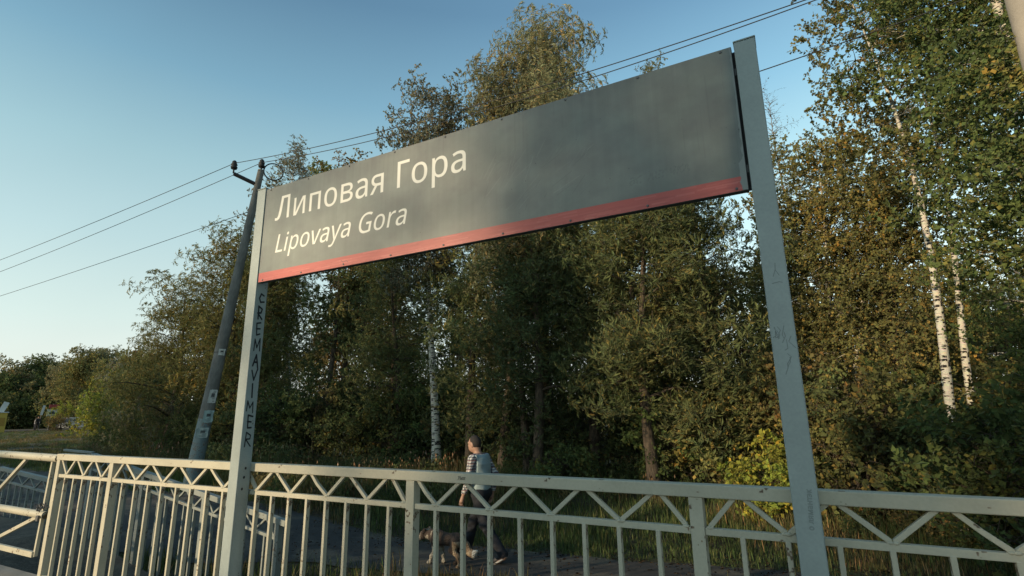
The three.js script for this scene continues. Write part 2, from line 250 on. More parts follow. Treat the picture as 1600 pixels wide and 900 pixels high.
    const word = 'CREMAVIMER', r2 = rngOf(9); let y = 30; [...word].forEach((ch, i) => { const lh = 44 + r2() * 24, x0 = 5 + r2() * 14 - i * 0.4, lw = 34 + r2() * 12, sk = (r2() - 0.35) * 14; g.lineWidth = 6 + r2() * 3; for (const s of L[ch]) { g.beginPath(); for (let q = 0; q < s.length; q += 2) { const X = x0 + s[q] * lw + (r2() - 0.5) * 7, Y = y + s[q + 1] * lh + (s[q] - 0.5) * sk + (r2() - 0.5) * 6; q ? g.lineTo(X, Y) : g.moveTo(X, Y); } g.stroke(); } y += lh + 13; });
    g.fillStyle = 'rgba(20,24,26,0.9)'; for (const yy of [822, 860, 908]) { g.beginPath(); g.arc(36 - (yy - 822) * 0.12, yy, 6, 0, 7); g.fill(); }
  });
  const ig = new THREE.PlaneGeometry(0.084, 1.62); ig.rotateY(Math.PI / 2); ig.translate(-3.4845 + ox, 3.10 - 0.81 + oy, -0.05);
  const im = put('marker_writing', ig, M({ map: inner, transparent: true, roughness: 0.6 }), p1); im.userData.label = 'black marker letters written downwards';
  const scr = canvasTex(128, 2048, (g, cw, chh) => {
    g.clearRect(0, 0, cw, chh); const r2 = rngOf(19); g.lineCap = 'round';
    const st = (pts, c, lw) => { g.strokeStyle = c; g.lineWidth = lw; g.beginPath(); pts.forEach(([x, y], i) => (i ? g.lineTo(x, y) : g.moveTo(x, y))); g.stroke(); };
    const both = (pts) => { st(pts.map(([x, y]) => [x + 2, y + 2]), 'rgba(40,48,48,0.55)', 2); st(pts, 'rgba(190,198,192,0.5)', 2); };
    both([[70, 520], [66, 560], [50, 600]]); both([[66, 560], [84, 596]]); both([[40, 640], [80, 634], [96, 640]]);
    for (let i = 0; i < 12; i++) { const x = 18 + r2() * 90, y = 800 + r2() * 330; both([[x, y], [x + (r2() - 0.5) * 44, y + 20 + r2() * 36], [x + (r2() - 0.5) * 40, y + 50 + r2() * 20]]); }
    g.save(); g.translate(88, 1990); g.rotate(-Math.PI / 2 + 0.06); g.strokeStyle = 'rgba(58,66,66,0.5)'; g.lineWidth = 1.6; g.font = '40px sans-serif'; g.strokeText('о лямантэк', 0, 0); g.restore();
  });
  const sg = new THREE.PlaneGeometry(0.09, 1.5); sg.translate(-0.029 + ox, 2.40 + oy, 0.0012);
  const smh = put('scratched_writing', sg, M({ map: scr, transparent: true, roughness: 0.6 }), p2); smh.userData.label = 'letters scratched into the paint';
}
// ---------------------------------------------------------------- white platform fence, chained gate, ramp railing
const FT = 1.83, FZ = -0.096;                                        // top of the rail, its front plane
function fenceSection(root, x0, x1, yTop0, yTop1, n, oddBottom, firstBottom, z, mat = MAT.fence, hgt = 1.13, wob = 1, bottom = true) {
  const r = rngOf(Math.round((x0 + 50) * 977)), Y = (x, d) => lerp(yTop0, yTop1, (x - x0) / (x1 - x0)) - d, step = (x1 - x0) / n;
  put('middle_rail', bar(V(x0 + 0.03, Y(x0 + 0.03, 0.196), z - 0.028), V(x1 - 0.03, Y(x1 - 0.03, 0.196), z - 0.028), 0.03, 0.03), mat, root);
  if (bottom) put('bottom_rail', bar(V(x0 + 0.03, Y(x0 + 0.03, hgt - 0.06), z - 0.028), V(x1 - 0.03, Y(x1 - 0.03, hgt - 0.06), z - 0.028), 0.03, 0.03), mat, root);
  for (let i = 1; i < n; i++) { const x = x0 + i * step + (r() - 0.5) * 0.012 * wob, l = (r() - 0.5) * 0.012 * wob; put('bar', bar(V(x, Y(x, 0.206), z - 0.026), V(x + l, Y(x + l, hgt - 0.07), z - 0.026), 0.021, 0.03), mat, root); }
  for (let i = 0; i < n; i++) {                                      // the zigzag between the upper rails
    const lowFirst = (i % 2 === 0) === firstBottom, xa = x0 + i * step, xb = xa + step, g = 0.022;
    const lo = lowFirst ? xa + (i === 0 ? 0.05 : 0.006) : xb - (i === n - 1 ? 0.05 : 0.006), hi = lowFirst ? xb - g : xa + g + (i === 0 ? 0.03 : 0);
    const a = V(lo, Y(lo, 0.178), z - 0.024 - r() * 0.004), b = V(hi + (r() - 0.5) * 0.012 * wob, Y(hi, 0.052), z - 0.024), gs = [];
    if (r() < 0.4) { const m = a.clone().lerp(b, 0.35 + 0.3 * r()).add(V((r() - 0.5) * 0.014, (r() - 0.5) * 0.012, (r() - 0.5) * 0.012)), e = b.clone().sub(m).normalize().multiplyScalar(0.006); gs.push(bar(a, m.clone().add(e), 0.021, 0.021), bar(m.clone().sub(e), b, 0.0205, 0.0205)); } else gs.push(bar(a, b, 0.021, 0.021));
    for (const p of [a, b]) for (let w = 0; w < 3; w++) { const g = new THREE.IcosahedronGeometry(0.0075 + 0.004 * r(), 1); g.scale(1.3, 0.8, 0.9); g.translate(p.x + (r() - 0.5) * 0.022, p.y + (p === a ? -0.002 : 0.001), p.z + 0.006 + 0.004 * r()); gs.push(metreUV(g)); }   // weld beads
    put('brace', mergeGeometries(gs), mat, root);
  }
}
function railPost(root, x, yTop, yBase, z, mat = MAT.fence) { put('post', bar(V(x, yBase, z - 0.034), V(x, yTop - 0.055, z - 0.034), 0.06, 0.06), mat, root); }
{
  const f = thing('platform_fence', 'long white steel fence with a zigzag under its top rail along the platform edge', 'fence');
  const cuts = [[-6.28, -5.335, 6, false], [-5.335, -3.60, 9, true], [-3.60, -2.065, 9, false], [-2.065, -0.465, 9, false], [-0.465, 1.135, 9, true], [1.135, 2.735, 9, false], [2.735, 4.335, 9, false]];
  for (const [a, b, n, lowFirst] of cuts) fenceSection(f, a, b, FT, FT, n, true, lowFirst, FZ);
  for (const x of [-6.28, -5.335, -3.60, -2.065, -0.465, 1.135, 2.735, 4.335]) railPost(f, x, FT, PW - 0.01, FZ);
  for (const [a, b] of [[-6.315, -3.585], [-3.578, -0.035], [-0.03, 4.37]]) put('top_rail', box(b - a, 0.056, 0.062, (a + b) / 2, FT - 0.028, FZ - 0.031, 0.005), MAT.fence, f);
  const wr = canvasTex(128, 64, (g) => { g.clearRect(0, 0, 128, 64); g.strokeStyle = 'rgba(60,58,54,0.7)'; g.lineWidth = 3; g.font = 'italic 42px serif'; g.strokeText('Умк', 12, 44); });
  const pg = new THREE.PlaneGeometry(0.075, 0.036); pg.translate(-1.70, FT - 0.027, FZ + 0.0015); put('scribble', pg, M({ map: wr, transparent: true, roughness: 0.7 }), f);
}
{ // the gate: two round tubes, a square bottom bar, an end stile and diagonal braces
  const g = thing('steel_gate', 'white gate of round tubes with diagonal braces chained to the fence end', 'gate');
  const z = FZ + 0.005, X = -6.45, E = -9.2;
  put('top_tube', tube([V(X + 0.13, 1.787, z - 0.03), V(-7.4, 1.795, z - 0.04), V(E, 1.80, z - 0.06)], [0.036, 0.036, 0.036], 14, 0.2, true), MAT.fence, g);
  put('middle_tube', tube([V(X + 0.06, 1.273, z - 0.03), V(-7.4, 1.272, z - 0.04), V(E, 1.27, z - 0.06)], [0.034, 0.034, 0.034], 14, 0.2, true), MAT.fence, g);
  put('bottom_bar', box(2.7, 0.05, 0.03, -7.86, 0.92, z - 0.035), MAT.fence, g);
  put('stile', bar(V(X - 0.02, 1.76, z - 0.05), V(X - 0.06, 0.90, z - 0.05), 0.03, 0.03), MAT.fence, g);
  put('stile', bar(V(E + 0.04, 1.77, z - 0.07), V(E + 0.04, 0.76, z - 0.07), 0.06, 0.06), MAT.fence, g);
  for (const [x0, y0, x1, y1] of [[-7.02, 1.76, -7.75, 1.30], [-8.3, 1.76, -7.8, 1.30], [-6.57, 1.245, -7.5, 0.94], [-8.6, 1.245, -7.7, 0.94]]) put('brace', bar(V(x0, y0, z - 0.045), V(x1, y1, z - 0.05), 0.034, 0.03), MAT.fence, g);
  const c = thing('lock_chain', 'steel chain looped between the gate and the fence end post', 'chain', [-6.37, 1.32, FZ - 0.03]);
  const ring = new THREE.TorusGeometry(0.017, 0.0045, 6, 12); ring.scale(1.5, 1, 1);
  for (let i = 0; i < 13; i++) { const a = i / 13 * Math.PI * 2, m = put('link', ring, MAT.steel, c); m.position.set(Math.cos(a) * 0.085 - 0.02, Math.sin(a) * 0.045 + Math.cos(a) * 0.02, Math.sin(a) * 0.055); m.rotation.set(i % 2 ? 1.57 : 0, -a * 0.6, a + 1.57); }
  const lk = put('padlock', box(0.045, 0.05, 0.02, -0.06, -0.07, 0.05, 0.005), MAT.steel, c);
}
{ // outer railing of the ramp, falling towards the path, and a shorter one beyond the gate
  const f = thing('ramp_railing', 'pale sloping railing with zigzag top on the far side of the ramp', 'railing');
  const z = -1.36, A = [-8.45, 1.69], B = [-4.73, 1.16], yAt = (x) => lerp(A[1], B[1], (x - A[0]) / (B[0] - A[0])), xs = [-8.45, -7.2, -5.95, -4.73];
  for (let i = 0; i < 3; i++) fenceSection(f, xs[i], xs[i + 1], yAt(xs[i]), yAt(xs[i + 1]), 7, true, i % 2 === 1, z, MAT.rail2, 1.16, 2.5, false);
  xs.forEach((x) => put('post', bar(V(x, yAt(x) - 1.32, z - 0.034), V(x, yAt(x) - 0.055, z - 0.034), 0.06, 0.06), MAT.rail2, f));
  put('top_rail', bar(V(A[0] - 0.04, yAt(A[0] - 0.04) - 0.028, z - 0.031), V(B[0] + 0.12, yAt(B[0] + 0.12) - 0.028, z - 0.031), 0.056, 0.062), MAT.rail2, f);
  put('top_rail', bar(V(-9.3, 1.72, z - 0.031), V(A[0] - 0.05, 1.70, z - 0.031), 0.03, 0.03), MAT.rail2, f);
  const f2 = thing('short_railing', 'short pale railing section seen through the gate beyond the ramp', 'railing');
  fenceSection(f2, -11.4, -9.75, 1.42, 1.31, 8, true, true, -1.44, MAT.rail2, 1.0, 2, false);
  put('top_rail', bar(V(-11.45, 1.42 - 0.028, -1.471), V(-9.7, 1.31 - 0.028, -1.471), 0.056, 0.062), MAT.rail2, f2);
  for (const [x, y] of [[-11.4, 1.42], [-9.75, 1.31]]) put('post', bar(V(x, 0.3, -1.474), V(x, y - 0.055, -1.474), 0.06, 0.06), MAT.rail2, f2);
}
// ---------------------------------------------------------------- poles and overhead wires
const LINE_Z = -4.95;
let poleTop, bracketEnd;
{
  const base = V(-12.05, 0.45, LINE_Z);
  const [ax, az, ay] = azOf(408, 266); const D = 14.4; poleTop = V(ax * D, EYE.y + ay * D, EYE.z + az * D);
  const p = thing('utility_pole', 'leaning grey utility pole with torn paper notices and a blue painted foot', 'pole', base.toArray());
  const up = poleTop.clone().sub(base), at = (t) => up.clone().multiplyScalar(t), R = (t) => lerp(0.165, 0.078, t);
  const seg = (a, b, n) => { const P = [], Q = []; for (let i = 0; i <= n; i++) { const t = lerp(a, b, i / n); P.push(at(t)); Q.push(R(t)); } return tube(P, Q, 18, 1, true); };
  put('shaft', seg(0.205, 1, 8), MAT.poleGrey, p);
  put('painted_foot', seg(-0.06, 0.2049, 3), M({ map: paintTex([112, 130, 132], [110, 104, 96], 15, 0.6), roughness: 0.9, bumpMap: bumpFine, bumpScale: 0.002 }), p);
  // notices: curved sheets that wrap the shaft and face the platform
  const toCam = EYE.clone().sub(base).setY(0).normalize(), side = V(-toCam.z, 0, toCam.x), r = rngOf(31);
  const sheet = (t, ang, w, h, col, curl, nm) => {
    const g = new THREE.PlaneGeometry(1, 1, 8, 6), q = g.attributes.position, axis = up.clone().normalize();
    for (let i = 0; i < q.count; i++) { const u = q.getX(i), v = q.getY(i), rag = (Math.abs(v) > 0.4 ? (r() - 0.5) * 0.05 : 0), c = at(t).addScaledVector(axis, v * h + rag * h), rr = R(t) + 0.004 + Math.max(0, Math.abs(u) - 0.3) * curl * (0.5 + r()), a = ang + u * w / R(t); const n = toCam.clone().multiplyScalar(Math.cos(a)).addScaledVector(side, Math.sin(a)); c.addScaledVector(n, rr); q.setXYZ(i, c.x, c.y, c.z); }
    g.computeVertexNormals(); put(nm, g, col, p);
  };
  const paper = (seed, tint) => M({ side: THREE.DoubleSide, roughness: 0.95, map: canvasTex(64, 96, (g) => { const q = rngOf(seed); g.fillStyle = tint; g.fillRect(0, 0, 64, 96); g.fillStyle = 'rgba(50,52,56,0.75)'; for (let y = 10; y < 88; y += 9) if (q() < 0.8) g.fillRect(8, y, 14 + q() * 34, 3); g.fillStyle = 'rgba(60,60,60,0.8)'; g.fillRect(16, 26, 30, 20 + q() * 10); }) });
  sheet(0.395, -0.22, 0.13, 0.15, paper(1, '#c9c7bd'), 0.05, 'paper_notice'); sheet(0.268, -0.3, 0.15, 0.30, paper(2, '#c4c4bc'), 0.1, 'paper_notice'); sheet(0.212, -0.3, 0.18, 0.27, paper(3, '#9fb4b0'), 0.14, 'paper_notice'); sheet(0.168, 0.0, 0.2, 0.22, paper(4, '#98a5a0'), 0.2, 'paper_notice');
  const ring = at(0.395); const band = new THREE.TorusGeometry(R(0.395) + 0.004, 0.006, 6, 20); band.rotateX(Math.PI / 2); band.translate(ring.x, ring.y, ring.z); put('band', band, MAT.iron, p);
  // bracket, insulators, a loop of spare wire
  const tp = at(0.945), be = V(-0.48, 0.30, 0.62).normalize().multiplyScalar(0.62).add(tp); bracketEnd = be.clone().add(base);
  put('bracket', bar(tp.clone().add(V(0.05, -0.03, -0.05)), be, 0.075, 0.075), MAT.iron, p);
  const insul = (c) => { const g = new THREE.LatheGeometry([[0, -0.14], [0.02, -0.14], [0.02, -0.02], [0.07, -0.02], [0.085, 0.03], [0.06, 0.06], [0.08, 0.10], [0.055, 0.14], [0.06, 0.17], [0.03, 0.21], [0, 0.21]].map((q) => new THREE.Vector2(...q)), 14); g.translate(c.x, c.y, c.z); put('insulator', g, MAT.iron, p); };
  insul(be.clone().add(V(-0.02, 0.16, 0))); insul(at(1).add(V(0, 0.10, 0)));
  const lg = new THREE.TorusGeometry(0.235, 0.017, 6, 40); lg.rotateY(0.95); const lc = at(1).addScaledVector(side, -0.30).add(V(0, 0.02, 0)); lg.translate(lc.x, lc.y, lc.z); put('wire_loop', lg, MAT.iron, p);
}
const P2 = V(2.865, 0, LINE_Z);
{
  const p = thing('concrete_pole', 'thick bare concrete pole rising beside the dense birch', 'pole', [P2.x, groundY(P2.x, P2.z) - 0.1, P2.z]);
  put('shaft', tube([0, 2, 4, 6, 8, 9.4].map((y) => V(0, y, 0)), [0.185, 0.178, 0.17, 0.162, 0.155, 0.15], 24, 1, true), MAT.concrete, p);
  put('cross_arm', box(1.0, 0.08, 0.08, 0, 8.9, 0.2), MAT.iron, p);
}
function wire(a, b, sag, r, label) { const pts = [], n = 40; for (let i = 0; i <= n; i++) { const t = i / n; pts.push(a.clone().lerp(b, t).add(V(0, -sag * 4 * t * (1 - t), 0))); } const m = put('overhead_wire', tube(pts, pts.map(() => r), 5), MAT.iron); tag(m, label, 'wire', 'overhead wires'); }
{
  const t1 = poleTop.clone().add(V(0, 0.22, 0)), t2 = bracketEnd.clone().add(V(-0.02, 0.30, 0));
  wire(t1, V(2.9, 7.86, LINE_Z - 0.15), 0.40, 0.0085, 'upper of two close wires running from the pole top over the sign');
  wire(t2, V(2.9, 7.76, LINE_Z - 0.02), 0.34, 0.0085, 'lower of two close wires running from the pole bracket over the sign');
  wire(t1, V(-62, 7.5, LINE_Z - 0.2), 0.72, 0.0085, 'wire running from the pole top towards the far road');
  wire(t2, V(-62, 7.95, LINE_Z + 0.1), 0.60, 0.0085, 'wire running from the pole bracket towards the far road');
  const c1 = poleTop.clone().add(V(0.02, -1.0, -0.12));
  wire(c1, P2.clone().add(V(-0.15, 7.0, 0)), 0.35, 0.008, 'single lower cable reaching the concrete pole');
  wire(c1, V(-62, 6.2, LINE_Z), 0.45, 0.008, 'single lower cable running from the pole towards the far road');
}
// ---------------------------------------------------------------- foliage
// a leafy spray: a forked branch carrying separate leaves, each leaf two faces folded along its midrib; vertex colours vary the leaves and make the wood brown
function spray(seed, { len = 1.3, twigs = 11, leaves = 13, leaf = 0.09, wide = 0.2, droop = 0.5, spread = 0.9, stem = 0.008, twigLen = 0.55 }) {
  const r = rngOf(seed), P = [], N = [], C = [], I = [];
  const tri = (a, b, c, col) => { const n = b.clone().sub(a).cross(c.clone().sub(a)).normalize(); const o = P.length / 3; for (const q of [a, b, c]) { P.push(q.x, q.y, q.z); N.push(n.x, n.y, n.z); C.push(...col); } I.push(o, o + 1, o + 2); };
  const WOOD = [0.75, 0.52, 0.9];
  const oneLeaf = (p, d, size) => {
    const L = size * (0.5 + 0.95 * r()), w = L * wide * (0.8 + 0.4 * r()); const s = d.clone().cross(V(r() - 0.5, r() - 0.5, r() - 0.5)).normalize(), n = s.clone().cross(d).normalize();
    const m = p.clone().addScaledVector(d, L * 0.42).addScaledVector(n, -L * 0.05), tip = p.clone().addScaledVector(d, L).add(V(0, -L * 0.12, 0)), a = m.clone().addScaledVector(s, w).addScaledVector(n, w * 0.35), b = m.clone().addScaledVector(s, -w).addScaledVector(n, w * 0.35);
    const k = 0.7 + 0.6 * r(), y = r() < 0.13 ? 1.75 : 0.85 + 0.25 * r(), col = [k * y, k * (0.72 + 0.28 * y), k * 0.95]; tri(p, a, tip, col); tri(p, tip, b, col);
  };
  const axis = (p0, dir, L, seg, rad, dr) => { let p = p0.clone(), d = dir.clone().normalize(); const pts = [p.clone()]; for (let i = 0; i < seg; i++) { d.add(V(0, -dr * 0.3, 0)).add(V(r() - 0.5, r() - 0.5, r() - 0.5).multiplyScalar(0.3)).normalize(); p = p.clone().addScaledVector(d, L / seg); pts.push(p.clone()); }
    const side = d.clone().cross(V(0.1, 1, 0.2)).normalize(); for (let i = 0; i < seg; i++) { const w = rad * (1 - i / seg * 0.7); tri(pts[i].clone().addScaledVector(side, w), pts[i].clone().addScaledVector(side, -w), pts[i + 1], WOOD); tri(pts[i].clone().add(V(0, w, 0)), pts[i].clone().add(V(0, -w, 0)), pts[i + 1], WOOD); } return pts; };
  const on = (pts, t) => { const f = t * (pts.length - 1) * 0.999, k = Math.floor(f); return [pts[k].clone().lerp(pts[k + 1], f - k), pts[k + 1].clone().sub(pts[k]).normalize()]; };
  const leafy = (pts, nl) => { for (let i = 0; i < nl; i++) { const [q, td] = on(pts, 0.1 + 0.9 * (i + r() * 0.6) / nl), a = r() * 6.28, o = V(Math.cos(a), Math.sin(a) * 0.7, Math.sin(a + 1)).normalize(); oneLeaf(q, td.multiplyScalar(0.75).addScaledVector(o, spread).add(V(0, -droop * 0.5, 0)).normalize(), leaf); } };
  const main = axis(V(0, 0, 0), V(0, 1, 0), len, 5, stem, droop * 0.6); leafy(main, leaves);
  for (let i = 0; i < twigs; i++) {
    const [q, md] = on(main, 0.12 + 0.85 * (i + 0.5 * r()) / twigs), a = i * 2.4 + r(), L = twigLen * (0.6 + 0.7 * r()) * (1.1 - 0.5 * i / twigs), t = axis(q, md.multiplyScalar(0.7).add(V(Math.cos(a) * 0.95, 0.1, Math.sin(a) * 0.95)), L, 4, stem * 0.5, droop); leafy(t, leaves);
    for (let k = 0; k < 2; k++) { const [q2, d2] = on(t, 0.3 + 0.5 * r()), b = r() * 6.28; leafy(axis(q2, d2.multiplyScalar(0.6).add(V(Math.cos(b), 0, Math.sin(b))), L * 0.5, 3, stem * 0.3, droop), Math.round(leaves * 0.6)); }
  }
  const g = new THREE.BufferGeometry(); g.setAttribute('position', new THREE.Float32BufferAttribute(P, 3)); g.setAttribute('normal', new THREE.Float32BufferAttribute(N, 3)); g.setAttribute('color', new THREE.Float32BufferAttribute(C, 3)); g.setIndex(I); return g;
}
const kinds = (n, seed, o) => Array.from({ length: n }, (_, i) => spray(seed + i * 17, o));
const SPRAYS = {
  willow: kinds(4, 11, { leaf: 0.11, wide: 0.115, droop: 0.6, spread: 0.55, leaves: 14 }),
  birch: kinds(4, 23, { leaf: 0.056, wide: 0.42, droop: 0.6, spread: 0.9, leaves: 15, len: 1.2 }),
  broad: kinds(4, 37, { leaf: 0.105, wide: 0.34, droop: 0.25, spread: 1.0, leaves: 6, len: 0.85, twigLen: 0.42, twigs: 8 }),
  aspen: kinds(4, 41, { leaf: 0.078, wide: 0.45, droop: 0.3, spread: 1.1, leaves: 11 }),
  bare: kinds(2, 59, { leaf: 0.05, wide: 0.3, droop: 0.3, spread: 0.6, leaves: 1, stem: 0.012 }),
};
MAT.leaf = MP({ color: 0xffffff, roughness: 1, vertexColors: true, transmission: 0.34, thickness: 0, side: THREE.DoubleSide, specularIntensity: 0.5 });
MAT.leafSoft = MP({ color: 0xffffff, roughness: 1, vertexColors: true, transmission: 0.38, thickness: 0, side: THREE.DoubleSide, specularIntensity: 0.35 });
// leaf tones, linear: [common, common, accent, share of accent]
const TONES = {
  olive: [[0.104, 0.132, 0.046], [0.145, 0.163, 0.060], [0.21, 0.195, 0.060], 0.04],
  willow: [[0.185, 0.195, 0.098], [0.255, 0.250, 0.135], [0.29, 0.255, 0.11], 0.10],
  green: [[0.072, 0.110, 0.033], [0.112, 0.146, 0.044], [0.20, 0.19, 0.05], 0.03],
  gold: [[0.140, 0.150, 0.050], [0.190, 0.184, 0.062], [0.25, 0.205, 0.055], 0.06],
  rust: [[0.148, 0.126, 0.052], [0.190, 0.146, 0.056], [0.26, 0.165, 0.05], 0.09],
  lime: [[0.220, 0.280, 0.045], [0.280, 0.320, 0.055], [0.30, 0.30, 0.05], 0.25],
  grey: [[0.150, 0.160, 0.104], [0.205, 0.205, 0.138], [0.20, 0.18, 0.09], 0.08],
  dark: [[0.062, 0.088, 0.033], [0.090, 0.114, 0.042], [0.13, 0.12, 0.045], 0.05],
};
function growTree(o) {
  const n = Math.max(4, Math.round((o.n ?? 4000) / 19)), sz = o.size ?? 1, h = o.h > 4 ? o.h - 0.95 * sz : o.h * 0.8, r = o.h > 4 ? Math.max(0.25, ((o.r ?? 2.5) - 0.9 * sz) / 1.3) : o.r * 0.6, {  cb = 0.25, tr = 0.12, limbs = 26, up = 0.75, droop = 0.4, seed = 1, lean = [0, 0], stems = 1, profile = 0.75, size = 1, spread = 0.3, subs = 6, low = 0 } = o;
  const rnd = rngOf(seed * 7919 + 13), woods = [], cand = [];
  const R = (a) => (rnd() - 0.5) * 2 * a;
  for (let st = 0; st < stems; st++) {
    const sh = h * (st ? 0.78 + 0.2 * rnd() : 1), a0 = rnd() * 6.28, ln = st ? [lean[0] + Math.cos(a0) * sh * 0.14, lean[1] + Math.sin(a0) * sh * 0.14] : lean, TN = 12, T = [], TR = [];
    const b0 = stems > 1 ? V(Math.cos(a0) * tr * 1.4, 0, Math.sin(a0) * tr * 1.4) : V(0, 0, 0), w1 = rnd() * 6, w2 = rnd() * 6, am = sh * 0.018;
    for (let i = 0; i <= TN; i++) { const t = i / TN; T.push(V(b0.x + ln[0] * t * t + am * Math.sin(t * 5 + w1) - am * Math.sin(w1), sh * t * 0.97 - 0.15, b0.z + ln[1] * t * t + am * Math.sin(t * 4.3 + w2) - am * Math.sin(w2))); TR.push((st ? 0.75 : 1) * tr * (Math.pow(1 - t, 0.9) * (1 + 0.35 * Math.exp(-t * 26)) + 0.02)); }
    woods.push(tube(T, TR, 9, 1));
    const at = (t) => { const f = t * TN, k = Math.min(TN - 1, Math.floor(f)); return [T[k].clone().lerp(T[k + 1], f - k), lerp(TR[k], TR[k + 1], f - k)]; };
    const nl = Math.round(limbs / Math.sqrt(stems));
    for (let i = 0; i < nl; i++) {
      const q = (i + 0.3 + 0.6 * rnd()) / nl, t = cb + (0.985 - cb) * Math.pow(q, 0.92), [p0, rad] = at(t), tt = (t - cb) / (1 - cb);
      const env = r * (0.16 + Math.pow(Math.sin(Math.PI * clamp(0.10 + 0.86 * tt, 0, 1)), profile)) * (0.66 + 0.5 * rnd()) * (1 - 0.25 * tt);
      const a = i * 2.39996 + R(0.5); let d = V(Math.cos(a), up * (0.55 + 0.7 * tt) + R(0.15), Math.sin(a)).normalize(), p = p0.clone();
      const LN = 6, pts = [p.clone()], rr = [Math.max(0.008, rad * 0.42)], step = env * 1.12 / LN;
      for (let k = 0; k < LN; k++) { d.add(V(R(0.16), -droop * 0.16 * (k + 0.5) / LN * 2 + R(0.10), R(0.16))).normalize(); p = p.clone().addScaledVector(d, step); pts.push(p.clone()); rr.push(Math.max(0.004, rr[0] * Math.pow(1 - (k + 1) / (LN + 0.4), 0.8))); }
      woods.push(tube(pts, rr, 5, 0.5));
      for (let s = 0; s < subs; s++) {
        const f = (0.22 + 0.78 * (s + rnd() * 0.8) / subs) * LN * 0.999, k = Math.min(LN - 1, Math.floor(f)), b = pts[k].clone().lerp(pts[k + 1], f - k), bd = pts[k + 1].clone().sub(pts[k]).normalize();
        const az = rnd() * 6.28, od = V(Math.cos(az), 0.25 + 0.5 * R(1), Math.sin(az)); let sd = bd.clone().multiplyScalar(0.55).addScaledVector(od, 0.85).normalize(), sp = b.clone();
        const L = Math.max(0.35, env * (0.42 - 0.2 * f / LN) * (0.7 + 0.6 * rnd())), sp_ = [sp.clone()], SN = 4;
        for (let m = 0; m < SN; m++) { sd.add(V(R(0.2), -droop * 0.26 + R(0.12), R(0.2))).normalize(); sp = sp.clone().addScaledVector(sd, L / SN); sp_.push(sp.clone()); cand.push([sp.clone().addScaledVector(sd, -L / SN * rnd()), sd.clone(), b]); }
        woods.push(tube(sp_, [0.010, 0.008, 0.006, 0.0045, 0.003].map((x) => x * (0.7 + tr * 3)), 3, 0.3));
        if (f > LN * 0.75) cand.push([pts[LN].clone(), d.clone(), p0]);
      }
    }
  }
  const m4 = new THREE.Matrix4(), q4 = new THREE.Quaternion(), mats = new Float32Array(n * 16), dirs = V(0, 0, 0);
  const cols = new Float32Array(n * 3), tone = TONES[o.tone || 'olive'], hue = 0.85 + 0.3 * rnd();
  for (let i = 0; i < n; i++) {
    const [p, d] = cand[Math.floor(rnd() * cand.length)]; const q = p.clone().add(V(R(spread), R(spread), R(spread)));
    if (q.y < low) q.y = low + rnd() * 0.4;
    dirs.copy(d).multiplyScalar(0.6).add(V(R(0.8), R(0.8) - droop * 0.75, R(0.8))).normalize(); q4.setFromUnitVectors(V(0, 1, 0), dirs); q4.multiply(new THREE.Quaternion().setFromAxisAngle(V(0, 1, 0), rnd() * 6.28));
    const s = size * (0.62 + 0.5 * rnd()); m4.compose(q, q4, V(s, s, s)); m4.toArray(mats, i * 16);
    const cl = vnoise(q.x * 0.9 + seed * 3.1, q.y * 0.9 + q.z * 0.7), acc = rnd() < tone[3] * (0.35 + 1.5 * cl), f = rnd() * 0.6 + cl * 0.4, b = (0.78 + 0.44 * rnd()) * hue;
    for (let c = 0; c < 3; c++) cols[i * 3 + c] = (acc ? tone[2][c] : lerp(tone[0][c], tone[1][c], f)) * b;
  }
  return { wood: mergeGeometries(woods), mats, cols, n };
}
function plant(name, label, category, group, [x, z], o) {
  const t = growTree(o), g = thing(name, label, category, [x, groundY(x, z) - 0.03, z], o.turn || 0, group);
  put(o.trunkName || 'trunk', t.wood, o.bark || MAT.bark, g);
  const kindsOf = SPRAYS[o.leaf || 'willow'], nk = kindsOf.length;
  for (let k = 0; k < nk; k++) {
    const n = Math.floor((t.n - k + nk - 1) / nk); if (n < 1) continue;
    const im = shade(new THREE.InstancedMesh(kindsOf[k], o.soft ? MAT.leafSoft : MAT.leaf, n)), cols = new Float32Array(n * 3);
    for (let i = 0; i < n; i++) { const q = i * nk + k; im.instanceMatrix.array.set(t.mats.subarray(q * 16, q * 16 + 16), i * 16); cols.set(t.cols.subarray(q * 3, q * 3 + 3), i * 3); }
    im.instanceColor = new THREE.InstancedBufferAttribute(cols, 3); im.name = 'crown'; im.userData.kind = 'stuff'; g.add(im);
  }
  return g;
}
// ---------------------------------------------------------------- the wood behind the path
const H = (px, py, D) => topAt(px, py, D) - 0.5;
const WOOD = 'trees of the wood', BACK = 'trees deep in the wood', SHRUBS = 'shrubs along the edge of the wood';
const tree = (label, px, D, o, name = 'deciduous_tree', group = WOOD) => plant(name, label, 'tree', group, spot(px, D), o);
// tall trees that reach over the sign
tree('tall broad willow whose sunlit crown rises over the middle of the sign', 868, 15.5, { h: H(880, 10, 15.5), r: 2.9, cb: 0.3, tr: 0.17, limbs: 34, n: 6200, leaf: 'willow', tone: 'willow', seed: 1, up: 1.0, droop: 0.35 }, 'willow_tree');
tree('rounded willow crown leaning against the taller willow above the sign', 785, 15, { h: H(785, 78, 15), r: 2.8, cb: 0.3, tr: 0.14, limbs: 30, n: 5800, leaf: 'willow', tone: 'willow', seed: 2, up: 0.9, droop: 0.4 }, 'willow_tree');
tree('slim birch with black and white trunk behind the walking man', 683, 16.2, { h: H(655, 118, 16.2) + 0.5, r: 2.4, cb: 0.42, tr: 0.13, limbs: 28, n: 4000, leaf: 'birch', tone: 'grey', bark: MAT.birch, seed: 3, up: 0.9, droop: 0.75, lean: [-0.2, 0] }, 'birch_tree');
